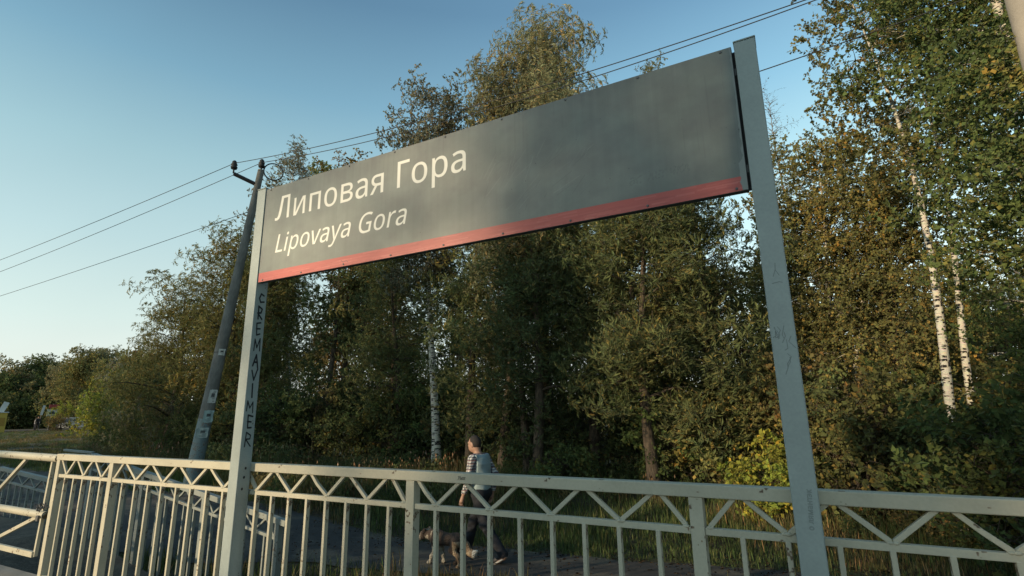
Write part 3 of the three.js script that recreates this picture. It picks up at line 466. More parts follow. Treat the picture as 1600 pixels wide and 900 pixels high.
tree('narrow light birch top showing just above the end of the sign', 1052, 25, { h: H(1000, 70, 25) + 0.9, r: 1.2, cb: 0.3, tr: 0.12, limbs: 26, n: 2600, leaf: 'birch', tone: 'gold', bark: MAT.birch, seed: 4, up: 1.2, droop: 0.4 }, 'birch_tree');
tree('white trunked birch standing between the sign post and the dark alders', 445, 27, { h: H(452, 212, 27) + 0.6, r: 1.6, cb: 0.3, tr: 0.16, limbs: 26, n: 2600, leaf: 'birch', tone: 'grey', bark: MAT.birch, seed: 5, up: 1.0, droop: 0.7 }, 'birch_tree');
tree('thin weeping birch with few leaves behind the utility pole', 362, 27, { h: H(366, 262, 27) + 0.5, r: 1.5, cb: 0.4, tr: 0.11, limbs: 24, n: 1000, leaf: 'birch', tone: 'grey', bark: MAT.birch, seed: 6, up: 0.9, droop: 0.9 }, 'birch_tree');
// the willows by the pole
tree('broad willow with brownish crown right behind the utility pole', 345, 24, { h: H(345, 340, 24), r: 3.1, cb: 0.10, tr: 0.16, limbs: 34, n: 6400, leaf: 'willow', tone: 'gold', seed: 7, up: 0.8, droop: 0.4, stems: 2 }, 'willow_tree');
tree('low spreading willow at the open end of the wood', 262, 27, { h: H(262, 405, 27), r: 3.6, cb: 0.08, tr: 0.16, limbs: 34, n: 5400, leaf: 'willow', tone: 'gold', seed: 8, up: 0.6, droop: 0.3, stems: 2 }, 'willow_tree');
tree('leafy willow between the utility pole and the sign post', 402, 22.5, { h: H(400, 330, 22.5), r: 2.2, cb: 0.14, tr: 0.13, limbs: 30, n: 3600, leaf: 'willow', tone: 'olive', seed: 9, up: 0.9, droop: 0.4 }, 'willow_tree');
// dark alders and willows seen beneath the sign
for (const [px, D, hh, s, lb] of [[497, 21, 12.5, 10, 'dark slender alder next to the white trunked birch'], [522, 22, 13, 11, 'brown leaved tall alder in the middle of the alder group'], [548, 21.5, 12, 12, 'dark slender alder on the willow side of the alder group'], [585, 24, 12.5, 13, 'rusty alder set back behind the alder group']]) tree(lb, px, D, { h: hh, r: 1.9, cb: 0.32, tr: 0.12, limbs: 26, n: 1300, leaf: 'aspen', tone: s % 2 ? 'rust' : 'olive', seed: s, up: 1.5, droop: 0.2 }, 'alder_tree', 'dark alders below the sign lettering');
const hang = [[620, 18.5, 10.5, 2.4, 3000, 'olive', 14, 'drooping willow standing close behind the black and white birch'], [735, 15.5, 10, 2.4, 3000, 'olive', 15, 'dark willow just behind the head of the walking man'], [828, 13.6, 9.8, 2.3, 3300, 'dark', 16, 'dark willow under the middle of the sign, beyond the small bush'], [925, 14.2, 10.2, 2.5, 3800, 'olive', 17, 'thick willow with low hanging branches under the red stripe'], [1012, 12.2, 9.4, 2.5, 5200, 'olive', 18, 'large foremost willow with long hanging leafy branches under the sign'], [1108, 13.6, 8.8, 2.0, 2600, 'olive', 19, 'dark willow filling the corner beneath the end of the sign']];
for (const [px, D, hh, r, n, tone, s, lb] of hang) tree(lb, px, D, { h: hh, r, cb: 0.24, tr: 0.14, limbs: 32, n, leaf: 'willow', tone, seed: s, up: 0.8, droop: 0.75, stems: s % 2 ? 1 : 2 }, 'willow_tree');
// beyond the second sign post
tree('golden birch with pale bare limbs beside the second sign post', 1335, 14.6, { h: H(1262, 160, 14.6), r: 2.4, cb: 0.3, tr: 0.12, limbs: 30, n: 3400, leaf: 'birch', tone: 'gold', bark: MAT.birch, seed: 20, up: 1.1, droop: 0.5, stems: 2 }, 'birch_tree');
tree('slight yellowing birch squeezed between the sign post and the golden birch', 1272, 16.2, { h: H(1215, 215, 16.2), r: 1.7, cb: 0.25, tr: 0.09, limbs: 24, n: 2400, leaf: 'birch', tone: 'gold', bark: MAT.barkPale, seed: 27, up: 1.2, droop: 0.5 }, 'birch_tree');
tree('leafless thin birch top rising behind the second sign post', 1292, 18, { h: H(1208, 92, 18), r: 1.1, cb: 0.5, tr: 0.08, limbs: 22, n: 240, leaf: 'bare', tone: 'rust', bark: MAT.barkPale, seed: 21, up: 1.9, droop: 0.15 }, 'birch_tree');
tree('round topped golden willow between the second sign post and the dense birch', 1440, 14.8, { h: H(1380, 250, 14.8), r: 2.2, cb: 0.12, tr: 0.12, limbs: 30, n: 2900, leaf: 'birch', tone: 'gold', seed: 22, up: 0.9, droop: 0.35 }, 'willow_tree');
tree('birch with bright white sunlit trunk near the dense birch', 1480, 11.2, { h: 12.5, r: 1.6, cb: 0.55, tr: 0.085, limbs: 24, n: 1000, leaf: 'birch', tone: 'gold', bark: MAT.birch, seed: 23, up: 0.9, droop: 0.5, lean: [-0.35, 0.1] }, 'birch_tree');
tree('second slim white birch stem close to the bright trunk', 1530, 13.4, { h: 12, r: 1.4, cb: 0.55, tr: 0.08, limbs: 18, n: 900, leaf: 'birch', tone: 'gold', bark: MAT.birch, seed: 24, up: 1.0, droop: 0.5, lean: [-0.3, 0] }, 'birch_tree');
tree('tall dense birch with green and yellow leaves next to the concrete pole', 1770, 10.8, { h: 14.5, r: 2.7, cb: 0.14, tr: 0.17, limbs: 40, n: 6600, leaf: 'birch', tone: 'green', bark: MAT.birch, seed: 25, up: 0.7, droop: 0.5, subs: 8 }, 'birch_tree');
tree('birch behind the dense birch with yellowing lower branches', 1680, 15.5, { h: 12, r: 2.8, cb: 0.1, tr: 0.14, limbs: 32, n: 3000, leaf: 'birch', tone: 'gold', bark: MAT.birch, seed: 26, up: 0.8, droop: 0.5 }, 'birch_tree');
// deeper trees close the wood
const rb = rngOf(404);
for (let i = 0; i < 30; i++) {
  const px = 300 + i * 48 + rb() * 40, D = 24 + rb() * 16 + (px < 520 ? 6 : 0), hh = (px < 520 ? 6.5 : px < 1150 ? 7.5 : 6) + rb() * 2.5;
  const near = px < 420 ? 'behind the willows at the utility pole' : px < 600 ? 'behind the alders' : px < 760 ? 'behind the slim black and white birch' : px < 960 ? 'behind the dark willows under the sign' : px < 1150 ? 'behind the large hanging willow' : px < 1400 ? 'behind the golden birch' : 'behind the dense birch';
  tree(`${['olive', 'rusty', 'dark', 'golden'][i % 4]} ${i % 4 === 1 ? 'white stemmed tree' : 'tree'} deep in the wood ${near}`, px, D, { h: hh, r: 2.6 + rb(), cb: 0.12, tr: 0.13, limbs: 24, n: 1500, size: 1.3, subs: 5, leaf: i % 3 ? 'aspen' : 'birch', tone: ['olive', 'rust', 'dark', 'gold'][i % 4], bark: i % 4 === 1 ? MAT.birch : MAT.bark, seed: 100 + i, up: 1.0, droop: 0.35 }, 'deciduous_tree', BACK);
}
// shrubs: no trunk to speak of, many stems
const shrub = (label, px, D, hh, r, n, tone, leaf, seed, group = SHRUBS) => plant('shrub', label, 'shrub', group, spot(px, D), { h: hh, r, cb: 0.05, tr: 0.035, limbs: 22, n, leaf, tone, seed, up: 1.0, droop: 0.3, stems: 4, subs: 5, spread: 0.2, size: 0.85, trunkName: 'stems', profile: 0.5, low: 0.12, soft: true });
shrub('bright yellow-green broad leaved bush beside the second sign post', 1206, 11.5, 1.25, 0.68, 900, 'lime', 'broad', 301);
shrub('small leafy bush behind the walking man, in front of the dark trunks', 865, 12.6, 1.05, 0.6, 420, 'green', 'broad', 302);
shrub('rust tinged tall shrub just past the second sign post', 1300, 12.4, 3.0, 1.2, 1500, 'rust', 'broad', 303);
shrub('large green shrub at the foot of the dense birch', 1588, 9.6, 2.5, 1.3, 1700, 'green', 'broad', 304);
const rs = rngOf(505);
for (let i = 0; i < 15; i++) { const px = 1040 + i * 42 + rs() * 20; const ht = 1.6 + rs() * 1.7; shrub(`${ht > 2.6 ? 'tall' : ht > 2 ? 'middling' : 'low'} ${['green', 'golden', 'olive', 'golden'][i % 4]} leaved shrub in the thicket ${px < 1200 ? 'before the second sign post' : px < 1330 ? 'behind the second sign post' : px < 1480 ? 'below the golden willow' : 'below the white birch trunks'}`, px, 11.3 + rs() * 2.6 - (px > 1350 ? 0.6 : 0) + (px > 1120 && px < 1275 ? 1.2 : 0), ht, 0.9 + rs() * 0.5, 1150, ['green', 'gold', 'olive', 'gold'][i % 4], 'broad', 320 + i, 'thicket below the birches'); }
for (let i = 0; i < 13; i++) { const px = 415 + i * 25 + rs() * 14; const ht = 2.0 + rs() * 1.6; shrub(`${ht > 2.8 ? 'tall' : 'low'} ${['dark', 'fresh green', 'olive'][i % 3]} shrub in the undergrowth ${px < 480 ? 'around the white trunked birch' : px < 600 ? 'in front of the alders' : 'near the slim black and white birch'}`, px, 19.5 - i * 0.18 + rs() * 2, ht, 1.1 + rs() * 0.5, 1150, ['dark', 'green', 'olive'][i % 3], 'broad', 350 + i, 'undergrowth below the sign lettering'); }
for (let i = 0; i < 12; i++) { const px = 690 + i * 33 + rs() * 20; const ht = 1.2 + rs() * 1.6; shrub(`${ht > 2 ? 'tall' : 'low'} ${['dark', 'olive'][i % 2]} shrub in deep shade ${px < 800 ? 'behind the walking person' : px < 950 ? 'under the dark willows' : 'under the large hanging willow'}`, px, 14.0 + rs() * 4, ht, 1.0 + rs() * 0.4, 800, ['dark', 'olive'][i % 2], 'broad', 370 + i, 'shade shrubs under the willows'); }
for (let i = 0; i < 9; i++) { const px = 175 + i * 26 + rs() * 14; const ht = 1.6 + rs() * 1.5; shrub(`${ht > 2.4 ? 'tall' : 'low'} ${['olive', 'grey-green', 'green'][i % 3]} willow bush ${i < 4 ? 'out at the open field edge' : 'behind the foot of the utility pole'}`, px, 24 + rs() * 5 + (i < 4 ? 6 : 0), ht, 1.3 + rs() * 0.6, 1000, ['olive', 'grey', 'green'][i % 3], 'willow', 390 + i, 'bushes at the field edge'); }
// trees across the tracks, out of view behind the photographer: they hold off the low sun
const SH = Math.hypot(SUN.x, SUN.z), sx = SUN.x / SH, sz = SUN.z / SH;
const offTree = (s, p, o) => plant('trackside_tree', 'tall tree across the tracks between the station and the low sun', 'tree', 'trees across the tracks', [sx * s + sz * p, sz * s - sx * p], o);
for (const [s, p, h, r, n, sd] of [[40, -9.1, 16, 2.9, 8000, 501], [42, -14, 17, 3.2, 9000, 502], [40, -18.6, 16.5, 3.4, 9000, 503], [43, -23.5, 12.5, 3.4, 7000, 504], [40, -28.5, 11, 3.4, 6000, 505], [42, -34, 11, 3.6, 6000, 506], [44, -40, 11, 3.6, 6000, 510], [24, -0.5, 7.2, 2.6, 5200, 507], [27, 0.05, 11.6, 1.9, 1750, 511], [28, -2.0, 11.0, 1.1, 330, 512], [40, 4.6, 13.5, 2.9, 7000, 508], [41, 9.6, 13, 3.2, 7000, 509]])
  offTree(s, p, { h, r, cb: 0.1, tr: 0.16, limbs: 28, n, leaf: 'aspen', tone: 'olive', size: 1.35, seed: sd, up: 1.0, droop: 0.3 });
{ // platform lamp post behind the photographer: its narrow shadow lies along the second sign post
  const x = sx * 5.2 - sz * 0.035, z = sz * 5.2 + sx * 0.035, l = thing('lamp_post', 'tall grey lamp post on the platform facing the second sign post', 'lamp post', [x, PW, z]);
  put('pole', tube([0, 1.5, 3, 5, 6.6].map((y) => V(0, y, 0)), [0.105, 0.1, 0.098, 0.092, 0.085], 18, 1, true), MAT.post, l); put('arm', tube([V(0, 6.5, 0), V(0.3, 6.9, 0.2), V(0.9, 7.05, 0.6)], [0.04, 0.035, 0.03], 10), MAT.post, l); put('lamp_head', box(0.5, 0.1, 0.22, 1.05, 7.05, 0.7, 0.03), MAT.steel, l); put('base_plate', box(0.34, 0.02, 0.34, 0, 0.01, 0, 0.004), MAT.steel, l);
}
for (const [x, z, sd] of [[10, -4.2, 531], [13.5, 1.5, 532], [12, 7.5, 533], [17, -2, 534]]) plant('trackside_tree', 'leafy tree past the other end of the fence, towards the open platform', 'tree', 'trees past the fence end', [x, z], { h: 11.5, r: 3.1, cb: 0.08, tr: 0.16, limbs: 26, n: 5000, leaf: 'aspen', tone: 'olive', size: 1.3, seed: sd, up: 1, droop: 0.3 });
// ---------------------------------------------------------------- grass and weeds (too many to count)
function turf(seed, { size = 0.55, blades = 110, tall = 0.22, wide = 0.006, lean = 0.45, seedHeads = 0 }) {
  const r = rngOf(seed), P = [], N = [], C = [], I = [];
  for (let i = 0; i < blades; i++) {
    const a = r() * 6.28, d = Math.sqrt(r()) * size, x = Math.cos(a) * d, z = Math.sin(a) * d, h = tall * (0.45 + 0.75 * r()), b = r() * 6.28, l = lean * h * (0.2 + r()), dx = Math.cos(b), dz = Math.sin(b), w = wide * (0.7 + 0.6 * r());
    const straw = r() < 0.2, k = 0.7 + 0.6 * r(), col = straw ? [2.3 * k, 1.5 * k, 1.9 * k] : [k, k, k];
    const q = [[x - dz * w, 0, z + dx * w], [x + dz * w, 0, z - dx * w], [x + dx * l * 0.4 + dz * w * 0.8, h * 0.6, z + dz * l * 0.4 - dx * w * 0.8], [x + dx * l * 0.4 - dz * w * 0.8, h * 0.6, z + dz * l * 0.4 + dx * w * 0.8], [x + dx * l, h, z + dz * l]], o = P.length / 3;
    for (const p of q) { P.push(...p); N.push(dx * 0.6, 0.6, dz * 0.6); C.push(...col); }
    I.push(o, o + 1, o + 2, o, o + 2, o + 3, o + 3, o + 2, o + 4);
    if (r() < seedHeads) { const o2 = P.length / 3, t = q[4]; for (const p of [[t[0], t[1] - 0.02, t[2]], [t[0] + 0.02, t[1] + 0.05, t[2] + 0.01], [t[0], t[1] + 0.12, t[2]], [t[0] - 0.02, t[1] + 0.05, t[2] - 0.01]]) { P.push(...p); N.push(dx, 0.3, dz); C.push(2.0, 1.4, 1.8); } I.push(o2, o2 + 1, o2 + 2, o2, o2 + 2, o2 + 3); }
  }
  const g = new THREE.BufferGeometry(); g.setAttribute('position', new THREE.Float32BufferAttribute(P, 3)); g.setAttribute('normal', new THREE.Float32BufferAttribute(N, 3)); g.setAttribute('color', new THREE.Float32BufferAttribute(C, 3)); g.setIndex(I); return g;
}
MAT.grass = MP({ color: 0xffffff, roughness: 1, vertexColors: true, transmission: 0.3, thickness: 0, side: THREE.DoubleSide, specularIntensity: 0.4 });
function scatter(name, label, category, geo, list) {
  const im = shade(new THREE.InstancedMesh(geo, MAT.grass, list.length)), m = new THREE.Matrix4(), q = new THREE.Quaternion(), col = new Float32Array(list.length * 3);
  list.forEach(([x, z, s, t, c, dy = 0], i) => { q.setFromAxisAngle(V(0, 1, 0), t); m.compose(V(x, groundY(x, z) - 0.015 + dy, z), q, V(s, s, s)); im.setMatrixAt(i, m); col.set(c, i * 3); });
  im.instanceColor = new THREE.InstancedBufferAttribute(col, 3); im.name = numbered(name); scene.add(im); tag(im, label, category, null, 'stuff'); return im;
}
{
  const r = rngOf(909), green = (x, z) => { const n = fbm(x * 0.5 + 3, z * 0.5), k = 0.8 + 0.4 * r(); return n > 0.54 ? [0.170 * k, 0.150 * k, 0.050 * k] : [0.090 * k, 0.135 * k, 0.036 * k]; };
  const sets = [[], [], []], weeds = [[], []], offPath = (x, z) => z > nearEdge(x) - 0.02 || z < farEdge(x) + 0.05;
  for (let i = 0; i < 5200; i++) { const x = -19 + 27 * r(), z = -19 + 18.6 * r(); if (!offPath(x, z) || z > -1.5 && x < -4.3 || z > -0.45 || (z < -11 && r() < 0.6)) continue; const e = Math.min(Math.abs(z - nearEdge(x)), Math.abs(z - farEdge(x))); sets[i % 3].push([x, z, (0.65 + 0.6 * r()) * (e < 0.35 ? 0.5 : 1), r() * 6.28, green(x, z)]); }
  for (let i = 0; i < 1500; i++) { const az = (58 + 18 * r()) * Math.PI / 180, D = 14 + 76 * Math.pow(r(), 1.4), x = -Math.sin(az) * D, z = EYE.z - Math.cos(az) * D; if (!offPath(x, z)) continue; sets[i % 3].push([x, z, D > 30 ? 0.9 : 1.1, r() * 6.28, green(x, z)]); }
  ['turf', 'turf', 'turf'].forEach((_, i) => scatter('grass', ['short meadow grass on the bank between the path and the wood', 'rough grass with dry straws on the bank and verge', 'tufted green grass growing along the footpath edges'][i], 'grass', turf(60 + i, { tall: [0.10, 0.15, 0.24][i], blades: [150, 120, 100][i], wide: 0.005 }), sets[i]));
  for (let i = 0; i < 480; i++) { const az = (50 + 25 * r()) * Math.PI / 180, D = 16 + 60 * Math.pow(r(), 1.3), x = -Math.sin(az) * D, z = EYE.z - Math.cos(az) * D; if (z > farEdge(x) - 2.5) continue; weeds[r() < 0.35 ? 0 : 1].push([x, z, (0.8 + 0.6 * r()) * lerp(0.75, 0.36, sm(18, 40, D)), r() * 6.28, r() < 0.35 ? [0.16, 0.14, 0.065] : [0.09, 0.12, 0.045]]); }
  for (let i = 0; i < 420; i++) { const px = 400 + 1250 * r(), D = 11.4 + 6 * r() - (px > 1200 ? 1.2 : 0), [x, z] = spot(px, D); weeds[i % 2].push([x, z, 0.35 + 0.4 * r(), r() * 6.28, r() < 0.25 ? [0.17, 0.14, 0.055] : [0.08, 0.11, 0.036]]); }
  scatter('weeds', 'tall dry grass with seed heads along the field edge', 'weeds', turf(71, { size: 0.5, tall: 0.7, blades: 60, wide: 0.007, lean: 0.3, seedHeads: 0.4 }), weeds[0]);
  const stalk = mergeGeometries([0, 1, 2, 3, 4, 5, 6].map((i) => { const g = spray(800 + i, { len: 0.8, twigs: 7, leaves: 4, leaf: 0.07, wide: 0.25, droop: 0.05, spread: 0.8, stem: 0.006, twigLen: 0.22 }); g.translate(Math.cos(i * 2.4) * 0.3 * Math.sqrt(i / 4), -0.05, Math.sin(i * 2.4) * 0.3 * Math.sqrt(i / 4)); return g; }));
  scatter('weeds', 'leafy weeds and nettles in the undergrowth at the foot of the trees', 'weeds', stalk, weeds[1]);
  // fallen leaves on the path and its edges
  const leafG = new THREE.BufferGeometry(), lp = [], ln = [], li = [], lc = [];
  for (let i = 0; i < 26; i++) { const x = (r() - 0.5) * 1.6, z = (r() - 0.5) * 1.6, a = r() * 6.28, s = 0.02 + 0.02 * r(), o = lp.length / 3, t = 0.004 + 0.012 * r(); for (const [u, v, y] of [[-1, 0, 0], [0, 0.55, t], [1, 0, 0.2 * t], [0, -0.55, t]]) { lp.push(x + s * (u * Math.cos(a) - v * Math.sin(a)), 0.02 + y, z + s * (u * Math.sin(a) + v * Math.cos(a))); ln.push(0, 1, 0); lc.push(0.7 + 0.6 * r(), 0.8, 0.8); } li.push(o, o + 2, o + 1, o, o + 3, o + 2); }
  leafG.setAttribute('position', new THREE.Float32BufferAttribute(lp, 3)); leafG.setAttribute('normal', new THREE.Float32BufferAttribute(ln, 3)); leafG.setAttribute('color', new THREE.Float32BufferAttribute(lc, 3)); leafG.setIndex(li);
  const fall = []; for (let i = 0; i < 150; i++) { const x = -16 + 22 * r(), z = lerp(nearEdge(x), farEdge(x), r() < 0.6 ? 0.85 + 0.2 * r() : r()); fall.push([x, z, 0.7 + 0.5 * r(), r() * 6, r() < 0.5 ? [0.28, 0.19, 0.06] : [0.17, 0.11, 0.05], 0.016]); }
  scatter('fallen_leaves', 'yellow and brown fallen leaves along the footpath', 'leaves', leafG, fall);
}
// ---------------------------------------------------------------- walking man and his dog
// mesh of a distance field on a grid: one vertex in each cell that the surface crosses
function netMesh(fn, lo, hi, cell, color) {
  const n = [0, 1, 2].map((i) => Math.ceil((hi[i] - lo[i]) / cell) + 1), f = new Float32Array(n[0] * n[1] * n[2]), at = (i, j, k) => (k * n[1] + j) * n[0] + i;
  for (let k = 0; k < n[2]; k++) for (let j = 0; j < n[1]; j++) for (let i = 0; i < n[0]; i++) f[at(i, j, k)] = fn(lo[0] + i * cell, lo[1] + j * cell, lo[2] + k * cell);
  const id = new Int32Array(f.length).fill(-1), P = [], I = [];
  for (let k = 0; k < n[2] - 1; k++) for (let j = 0; j < n[1] - 1; j++) for (let i = 0; i < n[0] - 1; i++) {
    let c = 0, x = 0, y = 0, z = 0, neg = 0; const v = []; for (let q = 0; q < 8; q++) { v.push(f[at(i + (q & 1), j + (q >> 1 & 1), k + (q >> 2))]); if (v[q] < 0) neg++; }
    if (!neg || neg === 8) continue;
    for (const [a, b] of [[0, 1], [2, 3], [4, 5], [6, 7], [0, 2], [1, 3], [4, 6], [5, 7], [0, 4], [1, 5], [2, 6], [3, 7]]) if ((v[a] < 0) !== (v[b] < 0)) { const t = v[a] / (v[a] - v[b]); x += lerp(a & 1, b & 1, t); y += lerp(a >> 1 & 1, b >> 1 & 1, t); z += lerp(a >> 2, b >> 2, t); c++; }
    id[at(i, j, k)] = P.length / 3; P.push(lo[0] + (i + x / c) * cell, lo[1] + (j + y / c) * cell, lo[2] + (k + z / c) * cell);
  }
  const quad = (a, b, c, d, flip) => { if (a < 0 || b < 0 || c < 0 || d < 0) return; flip ? I.push(a, c, b, a, d, c) : I.push(a, b, c, a, c, d); };
  for (let k = 1; k < n[2] - 1; k++) for (let j = 1; j < n[1] - 1; j++) for (let i = 1; i < n[0] - 1; i++) {
    const s = f[at(i, j, k)] < 0;
    if (s !== f[at(i + 1, j, k)] < 0) quad(id[at(i, j - 1, k - 1)], id[at(i, j, k - 1)], id[at(i, j, k)], id[at(i, j - 1, k)], !s);
    if (s !== f[at(i, j + 1, k)] < 0) quad(id[at(i - 1, j, k - 1)], id[at(i - 1, j, k)], id[at(i, j, k)], id[at(i, j, k - 1)], !s);
    if (s !== f[at(i, j, k + 1)] < 0) quad(id[at(i - 1, j - 1, k)], id[at(i, j - 1, k)], id[at(i, j, k)], id[at(i - 1, j, k)], !s);
  }
  const N = new Float32Array(P.length), C = color ? new Float32Array(P.length) : null, e = cell * 0.5;
  for (let i = 0; i < P.length; i += 3) { const [x, y, z] = [P[i], P[i + 1], P[i + 2]], v = V(fn(x + e, y, z) - fn(x - e, y, z), fn(x, y + e, z) - fn(x, y - e, z), fn(x, y, z + e) - fn(x, y, z - e)).normalize(); v.toArray(N, i); if (C) C.set(color(x, y, z), i); }
  const g = new THREE.BufferGeometry(); g.setAttribute('position', new THREE.Float32BufferAttribute(P, 3)); g.setAttribute('normal', new THREE.BufferAttribute(N, 3)); if (C) g.setAttribute('color', new THREE.BufferAttribute(C, 3)); g.setIndex(I); return g;
}
const cone = (a, b, ra, rb) => { const dx = b[0] - a[0], dy = b[1] - a[1], dz = b[2] - a[2], L = dx * dx + dy * dy + dz * dz; return (x, y, z) => { const t = clamp(((x - a[0]) * dx + (y - a[1]) * dy + (z - a[2]) * dz) / L, 0, 1); return Math.hypot(x - a[0] - dx * t, y - a[1] - dy * t, z - a[2] - dz * t) - lerp(ra, rb, t); }; };
const blob = (c, r, tilt = 0) => { const ct = Math.cos(tilt), st = Math.sin(tilt), m = Math.min(...r); return (x, y, z) => { const X = x - c[0], Y = y - c[1], u = X * ct + Y * st, v = -X * st + Y * ct, w = z - c[2]; const k = Math.hypot(u / r[0], v / r[1], w / r[2]); return (k - 1) * m * (0.6 + 0.4 * k); }; };
const union = (list, k = 0.02) => (x, y, z) => { let d = 9; for (const f of list) { const e = f(x, y, z), h = Math.max(k - Math.abs(d - e), 0) / k; d = Math.min(d, e) - h * h * k * 0.25; } return d; };
{
  const pos = [-4.33, -4.60], by = groundY(...pos) + 0.02;
  // forward is +x, his left side is -z
  const legs = { l: [[0, 0.90, -0.09], [-0.13, 0.50, -0.10], [-0.44, 0.135, -0.10]], r: [[0, 0.90, 0.09], [0.20, 0.50, 0.09], [0.33, 0.09, 0.09]] };
  const arms = { l: [[0.04, 1.395, -0.185], [0.05, 1.12, -0.245], [0.17, 0.885, -0.225]], r: [[0.04, 1.395, 0.185], [-0.10, 1.14, 0.235], [-0.04, 0.90, 0.25]] };
  const torso = [blob([0.015, 1.26, 0], [0.115, 0.20, 0.165]), blob([0.0, 1.05, 0], [0.115, 0.18, 0.15]), blob([-0.005, 0.93, 0], [0.118, 0.12, 0.155]), cone([0.04, 1.40, -0.15], [0.04, 1.40, 0.15], 0.062, 0.062)];
  const neck = cone([0.045, 1.42, 0], [0.085, 1.535, 0], 0.058, 0.052);
  const HC = [0.125, 1.615, 0], T = -0.22;
  const head = [blob(HC, [0.098, 0.118, 0.077], T), blob([HC[0] + 0.03, HC[1] - 0.065, 0], [0.062, 0.056, 0.055], T), blob([HC[0] + 0.10, HC[1] - 0.030, 0], [0.022, 0.028, 0.014], T), blob([HC[0] + 0.085, HC[1] + 0.012, 0], [0.022, 0.014, 0.052], T), blob([HC[0] - 0.005, HC[1] - 0.012, -0.078], [0.018, 0.033, 0.010], T), blob([HC[0] - 0.005, HC[1] - 0.012, 0.078], [0.018, 0.033, 0.010], T), blob([HC[0] + 0.085, HC[1] - 0.068, 0], [0.018, 0.009, 0.024], T)];
  const leg = (L) => [cone(L[0], L[1], 0.088, 0.06), cone(L[1], L[2], 0.057, 0.038)];
  const arm = (A) => [cone(A[0], A[1], 0.053, 0.043), cone(A[1], A[2], 0.042, 0.028)];
  const feet = [cone(legs.l[2], [-0.36, 0.035, -0.10], 0.04, 0.032), cone([-0.46, 0.10, -0.10], [-0.29, 0.025, -0.105], 0.038, 0.028), cone(legs.r[2], [0.34, 0.05, 0.09], 0.042, 0.04), cone([0.31, 0.045, 0.09], [0.50, 0.075, 0.10], 0.036, 0.028)];
  const hand = (w, s) => { const out = [cone(w, [w[0] + 0.025, w[1] - 0.075, w[2]], 0.026, 0.034)]; for (let i = 0; i < 4; i++) { const x = w[0] + 0.005 + i * 0.017, l = [0.066, 0.078, 0.074, 0.058][3 - i]; out.push(cone([x, w[1] - 0.085, w[2]], [x + 0.012, w[1] - 0.085 - l * 0.6, w[2] - s * 0.004], 0.0095, 0.009)); out.push(cone([x + 0.012, w[1] - 0.085 - l * 0.6, w[2] - s * 0.004], [x + 0.006, w[1] - 0.085 - l, w[2] - s * 0.022], 0.009, 0.008)); } out.push(cone([w[0] + 0.03, w[1] - 0.035, w[2]], [w[0] + 0.065, w[1] - 0.085, w[2] - s * 0.012], 0.013, 0.010)); out.push(cone([w[0] + 0.065, w[1] - 0.085, w[2] - s * 0.012], [w[0] + 0.062, w[1] - 0.115, w[2] - s * 0.018], 0.0105, 0.009)); return out; };
  const bodyF = union([...torso, neck, ...leg(legs.l), ...leg(legs.r), ...arm(arms.l), ...arm(arms.r), ...feet, head[0], head[1]], 0.045);
  const skin = M({ color: lin(0.31, 0.18, 0.125), roughness: 0.6 });
  const parts = [netMesh(bodyF, [-0.6, -0.02, -0.4], [0.62, 1.78, 0.4], 0.013), netMesh(union(head, 0.018), [-0.02, 1.42, -0.12], [0.3, 1.78, 0.12], 0.0045), netMesh(union(hand(arms.l[2], -1), 0.008), [0.08, 0.68, -0.32], [0.30, 0.93, -0.16], 0.0035), netMesh(union(hand(arms.r[2], 1), 0.008), [-0.12, 0.68, 0.17], [0.1, 0.95, 0.33], 0.0035)];
  const man = put('person', mergeGeometries(parts), skin); man.position.set(pos[0], by, pos[1]); man.rotation.y = Math.PI - 0.06; man.scale.setScalar(0.99);
  tag(man, 'person in a pale blue vest and checked shirt walking along the path', 'person');
  const cut = (f, grow, y0, y1) => (x, y, z) => Math.max(f(x, y, z) - grow, y0 - y, y - y1);
  // checked shirt: sleeves and collar
  const shirtF = union([torso[0], torso[3], ...arm(arms.l), ...arm(arms.r), cone([0.045, 1.42, 0], [0.065, 1.47, 0], 0.062, 0.058)], 0.04), wrinkle = (x, y, z) => 0.004 * Math.sin(x * 60 + y * 95) * Math.sin(z * 70 + y * 40);
  const shirt = (x, y, z) => Math.max(shirtF(x, y, z) - 0.011 - wrinkle(x, y, z), 0.915 - y, y - 1.478);
  const plaid = (x, y, z) => { const a = Math.sin(y * 150) > 0.1, b = Math.sin(x * 140 + z * 70) > 0.1, red = Math.sin(y * 150 + 1.2) > 0.93; if (red) return [0.25, 0.10, 0.09]; return a && b ? [0.035, 0.045, 0.06] : a || b ? [0.16, 0.17, 0.19] : [0.50, 0.49, 0.46]; };
  put('checked_shirt', netMesh(shirt, [-0.22, 0.88, -0.35], [0.3, 1.52, 0.35], 0.0075, plaid), M({ vertexColors: true, roughness: 0.95 }), man);
  const vestF = union([...torso.slice(0, 2), torso[3]], 0.06), vest = (x, y, z) => Math.max(vestF(x, y, z) - 0.022 - 0.005 * Math.sin(y * 41 + x * 26 + z * 9) * Math.sin(z * 24 + y * 13) - 0.006 * Math.exp(-((y - 1.33) ** 2) / 0.0006) - 0.005 * Math.exp(-((y - 0.975) ** 2) / 0.0004), 0.955 - y, y - 1.465, Math.abs(z) - 0.172);
  put('vest', netMesh(vest, [-0.22, 0.92, -0.26], [0.26, 1.52, 0.26], 0.009), M({ color: lin(0.25, 0.32, 0.33), roughness: 0.85, bumpMap: bumpFine, bumpScale: 0.002 }), man);
  const fold = (x, y, z) => 0.006 * Math.sin(y * 38 + x * 14) * Math.sin(z * 30 + x * 26) + 0.006 * Math.sin(y * 70 + z * 22 + x * 30) * sm(0.75, 0.4, Math.abs(y - 0.5) + 0.4), trouserF = union([torso[2], ...leg(legs.l), ...leg(legs.r)], 0.05);
